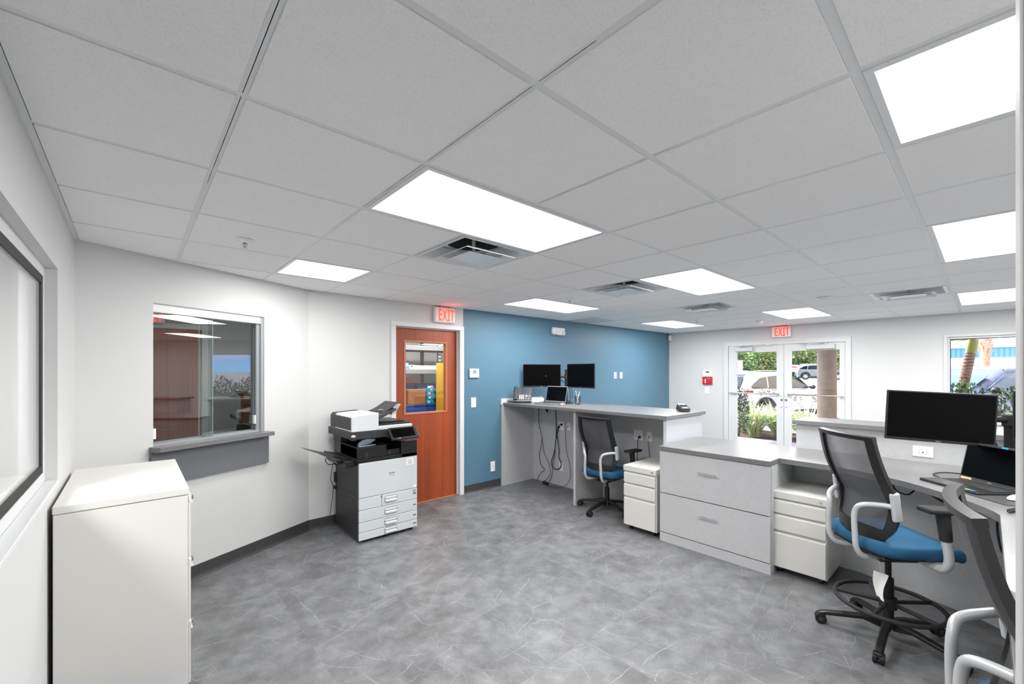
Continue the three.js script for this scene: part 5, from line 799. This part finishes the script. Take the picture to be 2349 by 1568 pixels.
function suv(label, paint, pos, turn, o = {}) {
  const t = thing('car', label, 'car', pos, turn), L = 2.36, ww = 0.92, r = 0.365;
  const s = new THREE.Shape(); s.moveTo(2.22, 0.27); s.lineTo(1.44 + 0.43, 0.27); s.absarc(1.44, 0.37, 0.44, -0.24, Math.PI + 0.24, false); s.lineTo(-1.40 + 0.43, 0.27); s.absarc(-1.40, 0.37, 0.44, -0.24, Math.PI + 0.24, false);
  s.lineTo(-2.2, 0.36); s.quadraticCurveTo(-2.35, 0.42, -L, 0.62); s.lineTo(-2.34, 0.85); s.quadraticCurveTo(-2.33, 1.05, -2.24, 1.12); s.lineTo(0.98, 1.08); s.quadraticCurveTo(1.9, 1.03, 2.15, 0.92); s.quadraticCurveTo(2.34, 0.8, L, 0.6); s.quadraticCurveTo(2.36, 0.36, 2.22, 0.27);
  obj('body', prism(s, 2 * ww, 0.075, 4, 14).translate(0, 0, -ww), paint, t);
  const lv = [[1.04, -2.27, 1.05, 0.865], [1.2, -2.235, 0.78, 0.84], [1.4, -2.13, 0.42, 0.775], [1.58, -2.0, 0.08, 0.70], [1.655, -1.9, -0.12, 0.64], [1.69, -1.72, -0.35, 0.52], [1.7, -1.3, -0.6, 0.2]];
  const hwAt = (y) => { for (let i = 0; i < lv.length - 1; i++) if (y <= lv[i + 1][0]) { const k = (y - lv[i][0]) / (lv[i + 1][0] - lv[i][0]); return lv[i][3] + (lv[i + 1][3] - lv[i][3]) * k; } return 0.2; };
  const n = 40, pos_ = [], idx = [];
  for (const [y, a, b, hw] of lv) for (let k = 0; k < n; k++) { const q = k / n * Math.PI * 2, e = 0.28, c = Math.cos(q), d = Math.sin(q); pos_.push((a + b) / 2 + (b - a) / 2 * Math.sign(c) * Math.abs(c) ** e, y, hw * Math.sign(d) * Math.abs(d) ** e); }
  for (let l = 0; l < lv.length - 1; l++) for (let k = 0; k < n; k++) { const a = l * n + k, b = l * n + (k + 1) % n; idx.push(a, a + n, b, b, a + n, b + n); }
  const top = pos_.length / 3; pos_.push(-0.95, 1.7, 0); for (let k = 0; k < n; k++) idx.push((lv.length - 1) * n + k, top, (lv.length - 1) * n + (k + 1) % n);
  const cg = new THREE.BufferGeometry(); cg.setAttribute('position', new THREE.Float32BufferAttribute(pos_, 3)); cg.setIndex(idx); cg.computeVertexNormals();
  obj('cabin', toCreasedNormals(cg, 0.8), paint, t);
  const pane = (pts, side) => { const g = new THREE.ShapeGeometry(shape(pts), 1), p = g.attributes.position; for (let i = 0; i < p.count; i++) p.setZ(i, side * (hwAt(p.getY(i)) + 0.006)); const back = g.clone(); g.computeVertexNormals(); return prism(shape(pts), 0.01).applyMatrix4(new THREE.Matrix4()) && (() => { const q = prism(shape(pts), 0.012), a = q.attributes.position; for (let i = 0; i < a.count; i++) a.setZ(i, side * (hwAt(a.getY(i)) + 0.013 + a.getZ(i))); if (side < 0) { const ix = []; for (let i = 0; i < a.count; i += 3) ix.push(i, i + 2, i + 1); q.setIndex(ix); } const f = q.index ? q.toNonIndexed() : q; f.computeVertexNormals(); return f; })(); };
  for (const side of [-1, 1]) {
    obj('side_window', pane([[0.72, 1.13], [0.42, 1.3], [0.02, 1.52], [-0.28, 1.56], [-0.33, 1.13]], side), o.glass ?? M.carGlass, t);
    obj('side_window', pane([[-0.40, 1.13], [-0.36, 1.56], [-0.8, 1.56], [-1.12, 1.53], [-1.2, 1.13]], side), o.glass ?? M.carGlass, t);
    obj('side_window', pane([[-1.28, 1.14], [-1.2, 1.52], [-1.5, 1.48], [-1.98, 1.2], [-1.9, 1.14]], side), M.carGlass, t);
    obj('side_cladding', [rb(-0.95, 1.0, 0.25, 0.40, side * 0.9 - 0.035, side * 0.9 + 0.035, 0.02), ...[1.44, -1.4].map((x) => { const ring = new THREE.Shape(); ring.absarc(x, 0.37, 0.475, 0, Math.PI, false); ring.absarc(x, 0.37, 0.425, Math.PI, 0, true); return prism(ring, 0.05).translate(0, 0, side > 0 ? ww - 0.035 : -ww - 0.015); })], M.cladding, t);
    obj('side_mirror', [new THREE.SphereGeometry(0.1, 14, 10).scale(0.9, 0.75, 1).translate(0.62, 1.17, side * 1.0)], M.black, t);
    obj('door_handle', [rb(-0.2, -0.02, 0.96, 0.985, side * 0.925 - 0.012, side * 0.925 + 0.012, 0.008), rb(-1.15, -0.97, 0.98, 1.005, side * 0.925 - 0.012, side * 0.925 + 0.012, 0.008)], M.alu, t);
    obj('tail_light', [rb(-2.35, -2.2, 0.86, 1.06, side * 0.62 - 0.02, side * 0.62 + 0.02, 0.012), rb(-2.345, -2.16, 0.84, 1.07, side * 0.78 - 0.03, side * 0.78 + 0.03, 0.012), rb(-2.3, -1.95, 0.98, 1.08, side * 0.885 - 0.04, side * 0.885 + 0.04, 0.02)], M.tail, t);
    obj('headlight', rb(2.05, 2.30, 0.76, 0.88, side * 0.72 - 0.16, side * 0.72 + 0.16, 0.03, 3), M.headlight, t);
    obj('roof_rail', [tube([[-1.85, 1.66, side * 0.62], [-1.6, 1.72, side * 0.63], [-0.4, 1.71, side * 0.63], [-0.1, 1.63, side * 0.65]], 0.018, 24, 6)], M.alu, t);
  }
  obj('windshield', new THREE.BoxGeometry(0.012, 0.66, 1.36).rotateZ(0.995).translate(0.62, 1.32, 0), o.glass ?? M.carGlass, t);
  obj('rear_window', new THREE.BoxGeometry(0.012, 0.40, 1.3).rotateZ(-0.37).translate(-2.175, 1.34, 0), M.carGlass, t);
  obj('rear_spoiler', rb(-2.16, -1.85, 1.60, 1.66, -0.6, 0.6, 0.02), o.spoiler ?? paint, t);
  obj('bumper', [rb(-2.40, -2.1, 0.30, 0.56, -0.84, 0.84, 0.06, 3), rb(2.1, 2.38, 0.27, 0.42, -0.82, 0.82, 0.05, 3)], M.cladding, t);
  obj('grille', rb(2.3, 2.37, 0.52, 0.76, -0.48, 0.48, 0.03), M.black, t);
  for (const x of [1.44, -1.4]) for (const z of [-0.8, 0.8]) wheelParts(t, x, z, r);
  return t;
}
suv('white estate SUV parked behind the glass doors, its rear towards the entrance', M.carWhite, [17.45, GY, -5.2], -0.41);
suv('grey SUV on the far road behind the canopy column', M.carGrey, [56.5, 0.7, -12.2], -1.30);
suv('bluish grey SUV parked before the front window, behind the shrubs', M.carLilac, [16.6, GY, -0.35], Math.PI - 0.62, { glass: M.carGlassPale }).scale.setScalar(1.07);
suv('dark blue car far off, only its roof showing beside the box trailer', M.carNavy, [30.0, GY, -11.8], -1.2);
{ const t = thing('box_trailer', 'white box trailer in the car park far behind the white car', 'trailer', [36.0, 0.36, -14.6], -1.2); obj('box', rb(-2.2, 1.6, 0.6, 2.1, -1.1, 1.1, 0.04), M.white, t); obj('print', [bx(0.2, 1.5, 0.8, 1.95, 1.1, 1.106), bx(0.2, 1.5, 0.8, 1.95, -1.106, -1.1)], std(0xa9b3bd, 0.6), t); for (const x of [-0.5, 0.4]) for (const z of [-1, 1]) wheelParts(t, x, z, 0.35); obj('tow_bar', rod([1.6, 0.62, 0], [2.8, 0.5, 0], 0.05), M.dark, t); }
{ const t = thing('road_sign', 'small white roadside sign with red print at the far road', 'sign', [44, 0.68, -11.5], -1.3); obj('board', rb(-0.35, 0.35, 0.9, 1.5, -0.02, 0.02, 0.02), M.label, t); obj('print', [bx(-0.25, 0.25, 1.25, 1.36, 0.02, 0.024), bx(-0.25, 0.25, 1.05, 1.1, 0.02, 0.024)], M.red, t); obj('post', [rod([-0.28, 0, 0], [-0.28, 1, 0], 0.03), rod([0.28, 0, 0], [0.28, 1, 0], 0.03)], M.label, t); }
// ---- plants
const leafShape = (l, w) => { const g = new THREE.BufferGeometry(); g.setAttribute('position', new THREE.Float32BufferAttribute([0, 0, 0, -w / 2, l * 0.45, 0.12 * l, 0, l * 0.5, 0.02 * l, 0, 0, 0, 0, l * 0.5, 0.02 * l, w / 2, l * 0.45, 0.12 * l, -w / 2, l * 0.45, 0.12 * l, 0, l, -0.06 * l, 0, l * 0.5, 0.02 * l, 0, l * 0.5, 0.02 * l, 0, l, -0.06 * l, w / 2, l * 0.45, 0.12 * l], 3)); g.computeVertexNormals(); return g; };
function leafCloud(count, place, l, w, cols) { // merged leaves with their own tints
  const base = leafShape(1, 1), P = base.attributes.position.array, pos = [], col = [], q = new THREE.Quaternion(), e = new THREE.Euler(), v = V(0, 0, 0), c = new THREE.Color();
  for (let k = 0; k < count; k++) {
    const { p, dir } = place(k), s = rr(0.7, 1.3); e.set(rr(-0.9, 0.9), rr(0, 6.28), rr(-0.9, 0.9)); q.setFromUnitVectors(V(0, 1, 0), dir.normalize()); const q2 = new THREE.Quaternion().setFromEuler(e); q.multiply(q2.slerp(new THREE.Quaternion(), 0.45));
    c.set(cols[Math.floor(rnd() * cols.length)]); c.multiplyScalar(rr(0.8, 1.2));
    for (let i = 0; i < P.length; i += 3) { v.set(P[i] * w * s, P[i + 1] * l * s, P[i + 2] * l * s).applyQuaternion(q).add(p); pos.push(v.x, v.y, v.z); col.push(c.r, c.g, c.b); }
  }
  const g = new THREE.BufferGeometry(); g.setAttribute('position', new THREE.Float32BufferAttribute(pos, 3)); g.setAttribute('color', new THREE.Float32BufferAttribute(col, 3)); g.computeVertexNormals(); return g;
}
const leafMat = phys({ color: 0xffffff, vertexColors: true, roughness: 0.5, side: THREE.DoubleSide }), hedgeMat = phys({ color: 0xffffff, vertexColors: true, roughness: 1, transmission: 0.45, thickness: 0, side: THREE.DoubleSide });
const raw = (name, g, mat, parent) => { const m = new THREE.Mesh(g, mat); m.name = name; m.userData.kind = 'stuff'; parent.add(m); return m; };
function shrub(label, pos, rx, ry, rz, count, leaf, cols) {
  const t = thing('shrub', label, 'shrub', pos);
  obj('stem', Array.from({ length: 9 }, (_, k) => { const a = k * 2.4; return tube([[0.03 * Math.cos(a), 0, 0.03 * Math.sin(a)], [rx * 0.3 * Math.cos(a), ry * 0.7, rz * 0.3 * Math.sin(a)], [rx * 0.7 * Math.cos(a), ry * 1.5, rz * 0.7 * Math.sin(a)]], 0.009, 8, 5); }), M.bark, t);
  raw('foliage', leafCloud(count, () => { const a = rnd() * 6.283, h = Math.acos(rr(-0.9, 1)), r = rnd() ** 0.4, d = V(Math.sin(h) * Math.cos(a), Math.cos(h), Math.sin(h) * Math.sin(a)); return { p: V(d.x * rx * r, ry + d.y * ry * r, d.z * rz * r), dir: d.add(V(0, 0.7, 0)) }; }, leaf, leaf * 0.42, cols), leafMat, t);
  return t;
}
const G1 = [0x2f4d2b, 0x476b38, 0x6f8f55, 0x3a5a36, 0x8aa870];
shrub('leafy green shrub outside the front window, behind the big monitor', [9.75, 0.02, -0.30], 0.42, 0.70, 0.50, 1500, 0.085, G1);
shrub('leafy green shrub outside the front window, in the middle of the hedge', [9.85, 0.02, 0.42], 0.42, 0.68, 0.52, 1500, 0.085, G1);
shrub('leafy green shrub outside the front window, at the partition side', [9.75, 0.02, 1.12], 0.42, 0.70, 0.5, 1200, 0.085, G1);
shrub('slender dark green shrub at the door hinge side, beside the striped grass', [11.5, -0.07, -4.22], 0.15, 0.66, 0.24, 1500, 0.06, [0x3c4f38, 0x53684b, 0x6d8262, 0x2c3b2b]);
shrub('low bright green shrub at the foot of the canopy column', [13.6, -0.1, -3.25], 0.6, 0.17, 0.55, 900, 0.06, [0x6f8f35, 0x86a544, 0x9ab55a]);
shrub('low bright green shrub beyond the canopy column, on its far side', [13.8, -0.1, -2.1], 0.45, 0.2, 0.45, 800, 0.06, [0x6f8f35, 0x86a544, 0x9ab55a]);
function grassClump(label, pos, n, hgt, spread) { // striped blades: cream edges, green middle
  const t = thing('striped_grass', label, 'ornamental grass', pos, 0, 'striped grass clumps outside the doors'), P = [], C = [], cream = new THREE.Color(0xf4f0c8), green = new THREE.Color(0xa3b463);
  for (let k = 0; k < n; k++) {
    const a = rnd() * 6.283, len = hgt * rr(0.7, 1.2), lean = rr(0.25, 1.0), w = rr(0.014, 0.026), ox = rr(-0.1, 0.1), oz = rr(-0.1, 0.1), pts = [];
    for (let i = 0; i <= 7; i++) { const q = i / 7, out = spread * lean * (q * 0.5 + q * q * 0.9), up = len * (q - 0.55 * lean * q * q * q); pts.push(V(ox + out * Math.cos(a), up, oz + out * Math.sin(a))); }
    const sx = -Math.sin(a), sz = Math.cos(a), g2 = rnd() < 0.3 ? 0.6 : 1;
    for (let i = 0; i < 7; i++) { const w0 = w * Math.sin(Math.PI * (0.15 + 0.85 * i / 7)), w1 = w * Math.sin(Math.PI * (0.15 + 0.85 * (i + 1) / 7)) * (i === 6 ? 0 : 1); const pt = (p, o) => [p.x + sx * o, p.y - Math.abs(o) * 0.4, p.z + sz * o];
      for (const [f0, f1, col] of [[-1, -0.45, cream], [-0.45, 0.45, green], [0.45, 1, cream]]) { const q = [pt(pts[i], w0 * f0), pt(pts[i], w0 * f1), pt(pts[i + 1], w1 * f1), pt(pts[i + 1], w1 * f0)]; for (const j of [0, 1, 2, 0, 2, 3]) { P.push(...q[j]); C.push(col.r * g2, col.g * (g2 + 1) / 2, col.b * g2); } } }
  }
  const g = new THREE.BufferGeometry(); g.setAttribute('position', new THREE.Float32BufferAttribute(P, 3)); g.setAttribute('color', new THREE.Float32BufferAttribute(C, 3)); g.computeVertexNormals(); raw('blades', g, hedgeMat, t);
  obj('flower_stem', [0, 1, 2, 3].flatMap((k) => { const a = k * 1.7 + 0.4; return [tube([[0, 0.1, 0], [0.1 * Math.cos(a), hgt * 0.8, 0.1 * Math.sin(a)], [0.28 * Math.cos(a), hgt * 1.15, 0.28 * Math.sin(a)]], 0.003, 8, 4), ...[0, 1, 2, 3, 4].map((m) => new THREE.IcosahedronGeometry(0.018, 0).translate(0.28 * Math.cos(a) + rr(-0.09, 0.09), hgt * 1.15 + rr(-0.1, 0.06), 0.28 * Math.sin(a) + rr(-0.09, 0.09)))]; }), std(0x8d6f4e, 0.8), t);
}
grassClump('clump of cream-striped grass seen through the first glass door, near the shrub', [11.85, -0.08, -3.95], 190, 1.02, 0.72);
grassClump('clump of cream-striped grass seen through the first glass door, near the meeting stile', [12.2, -0.08, -3.52], 190, 1.04, 0.72);
grassClump('clump of cream-striped grass seen between the door stile and the ledge', [12.1, -0.08, -2.9], 160, 0.9, 0.65);
grassClump('clump of cream-striped grass behind the others, at the kerb', [12.5, -0.08, -4.35], 120, 0.7, 0.5);
// palms
{
  const p = thing('palm_tree', 'leaning ringed palm trunk with a green top, outside the front window', 'palm tree', [11.9, -0.08, -0.51]);
  const ax = (y) => V(0.02, y, 0.15 * y), pos = [], idx = [], n = 24, m = 240;
  for (let i = 0; i <= m; i++) { const y = 2.02 * i / m, c = ax(y), r = 0.082 - 0.005 * y + 0.006 * Math.abs(Math.sin(y * 47)) ** 8; for (let k = 0; k < n; k++) { const a = k / n * 6.2832; pos.push(c.x + r * Math.cos(a), c.y, c.z + r * Math.sin(a)); } }
  for (let i = 0; i < m; i++) for (let k = 0; k < n; k++) { const a = i * n + k, b = i * n + (k + 1) % n; idx.push(a, a + n, b, b, a + n, b + n); }
  const g = new THREE.BufferGeometry(); g.setAttribute('position', new THREE.Float32BufferAttribute(pos, 3)); g.setIndex(idx); g.computeVertexNormals(); obj('trunk', g, M.bark, p);
  const c = ax(2.0); obj('crownshaft', new THREE.LatheGeometry([[0.07, 0], [0.08, 0.1], [0.074, 0.25], [0.056, 0.55], [0.035, 0.8], [0.0, 0.82]].map((q) => new THREE.Vector2(...q)), 24).rotateX(0.15).translate(c.x, c.y, c.z), std(0x93922f, 0.45), p);
  for (let k = 0; k < 8; k++) { const a = k * 0.785, rib = [[0, 2.75, 0], [0.6 * Math.cos(a), 3.5, 0.6 * Math.sin(a)], [1.5 * Math.cos(a), 3.7, 1.5 * Math.sin(a)], [2.3 * Math.cos(a), 3.2, 2.3 * Math.sin(a)]].map(([x, y, z]) => [x + c.x, y, z + c.z * 1.4]); const f = obj('frond', tube(rib, 0.015, 16, 5), std(0x6c8a3c, 0.7), p), cv = new THREE.CatmullRomCurve3(rib.map((q) => V(...q))); raw('leaflets', leafCloud(70, (i) => { const q = 0.15 + 0.85 * (i / 70), pt = cv.getPoint(q); return { p: pt, dir: V((i % 2 ? 1 : -1) * -Math.sin(a), -0.5, (i % 2 ? 1 : -1) * Math.cos(a)) }; }, 0.42, 0.04, [0x5b7d33, 0x6d8f3f]), hedgeMat, f); }
  const q = thing('palm_tree', 'upright palm with a rough criss-cross trunk, farther off than the leaning one', 'palm tree', [27.5, -0.0, -0.05]);
  obj('trunk', cyl(0.17, 0.15, 2.6, 18).translate(0, 1.3, 0), std(0xffffff, 0.95, { map: concreteTex(0.68, 0.56, 0.45, 0.5, 0.5) }), q);
  obj('leaf_boots', Array.from({ length: 84 }, (_, k) => { const a = k * 2.4, y = 2.2 + k * 0.03; return bx(-0.035, 0.035, 0, 0.34, -0.012, 0.012).rotateX(0.32).translate(0, 0, 0.13).rotateY(a).translate(0, y, 0); }), std(0xb59a80, 0.9), q);
  for (let k = 0; k < 9; k++) { const a = k * 0.7, rib = [[0, 4.8, 0], [0.8 * Math.cos(a), 5.6, 0.8 * Math.sin(a)], [1.6 * Math.cos(a), 5.4, 1.6 * Math.sin(a)]], f = obj('frond', tube(rib, 0.02, 10, 5), std(0x6c8a3c, 0.7), q); raw('leaflets', leafCloud(40, (i) => ({ p: V(rib[2][0], rib[2][1], rib[2][2]), dir: V(Math.cos(a + (i / 40 - 0.5) * 3), 0.25, Math.sin(a + (i / 40 - 0.5) * 3)) }), 0.8, 0.06, [0x5b7d33, 0x7a9448]), hedgeMat, f); }
}
{ const t = thing('utility_pole', 'tall grey pole far off beside the blue building', 'pole', [32, -0.0, -2.55]); obj('shaft', cyl(0.16, 0.13, 9, 16).translate(0, 4.5, 0), std(0x8d8a8a, 0.9), t); obj('cross_arm', rb(-0.06, 0.06, 8.3, 8.42, -1, 1, 0.02), M.bark, t); }
{ // commercial building with a blue metal band
  const t = thing('commercial_building', 'long white commercial building with a blue metal band', 'building', [70, 0.72, 0]);
  obj('lower_wall', bx(0, 14, 0, 2.5, -16, 22), M.wall, t);
  const b = obj('fascia_band', bx(-0.12, 0.4, 2.45, 3.5, -16.2, 22.2), std(0x5a94b2, 0.6), t); b.userData.kind = undefined;
  const ribs = obj('panel_ribs', Array.from({ length: 96 }, (_, k) => bx(-0.2, -0.11, 2.46, 3.49, -16 + k * 0.4, -15.93 + k * 0.4)), std(0x447d9c, 0.6), t); ribs.userData.kind = 'stuff';
  obj('roof', prism(shape([[-0.3, 3.5], [14.2, 3.5], [14.2, 4.5], [5, 4.6], [-0.3, 3.62]]), 38.6).translate(0, 0, -16.3), std(0xe6e8ea, 0.5), t);
  for (let k = 0; k < 6; k++) { const w = obj('window', rb(-0.06, 0.02, 0.9, 2.0, -13 + k * 5.6, -11.6 + k * 5.6, 0.02), M.white, t); obj('pane', bx(-0.07, -0.05, 0.98, 1.92, -12.92 + k * 5.6, -11.68 + k * 5.6), std(0x9aa6ae, 0.2), w); }
}
// tree belt behind the road: a few crowns, each its own tree
{
  const crown = (n, cols) => leafCloud(n, (k) => { const b = k % 9, c = [[0, 0, 0], [1.3, -0.5, 0.3], [-1.2, -0.3, 0.6], [0.3, 0.8, -0.8], [0.5, -0.9, 1.2], [-0.7, 0.7, 0.9], [0.9, 0.5, 1.0], [-0.6, -1.0, -1.0], [0.2, -1.5, 0.1]][b]; const d = V(rr(-1, 1), rr(-1, 1), rr(-1, 1)).normalize(), r = 1.35 * rr(0.75, 1.05); return { p: V(c[0], c[1], c[2]).addScaledVector(d, r), dir: d }; }, 0.2, 0.13, cols);
  const kinds = [crown(15000, [0x8fa857, 0xa6b968, 0x75904a, 0xb9c47c, 0x5c7a3c]), crown(15000, [0x98b25c, 0x84a152, 0xb2c272, 0x68883e]), crown(12000, [0xb79f74, 0xa89468, 0x8f8a4c, 0x9aa05a])];
  const bare = ['nearest the box trailer', 'behind the white car roof', 'above the meeting stile of the doors', 'behind the grey SUV', 'behind the canopy column', 'at the far side of the canopy column', 'behind the pole at the blue building', 'behind the upright palm', 'at the gap between door and window', 'farther along the road past the column'];
  [[74, -36, 2], [72, -31.5, 0], [71, -27.3, 1], [73, -23.5, 0], [71, -19.5, 1], [72, -15, 0], [92, -3.3, 2], [94, -1.3, 2], [72, -10.5, 1], [75, -40, 0]].forEach(([x, z, k], i) => {
    const t = thing('tree', `${['bushy green', 'dense light green', 'pale brownish'][k]} tree ${bare[i]}`, 'tree', [x, 0.7, z], i * 1.3), m = raw('crown', kinds[k], hedgeMat, t);
    const s = x > 90 ? 0.9 : 1.75; m.scale.set(s * 1.25, s, s * 1.25); m.position.y = x > 90 ? 4.9 : 3.6; obj('trunk', [cyl(0.25, 0.16, 4.5, 10).translate(0, 2.25, 0), rod([0, 2.5, 0], [1.2, 5, 0.8], 0.09), rod([0, 2.5, 0], [-1.2, 5, -0.6], 0.09)], M.bark, t);
  });
}

scene.traverse((o) => { if (o.isMesh) { o.castShadow = true; o.receiveShadow = true; } });
renderer.render(scene, camera);
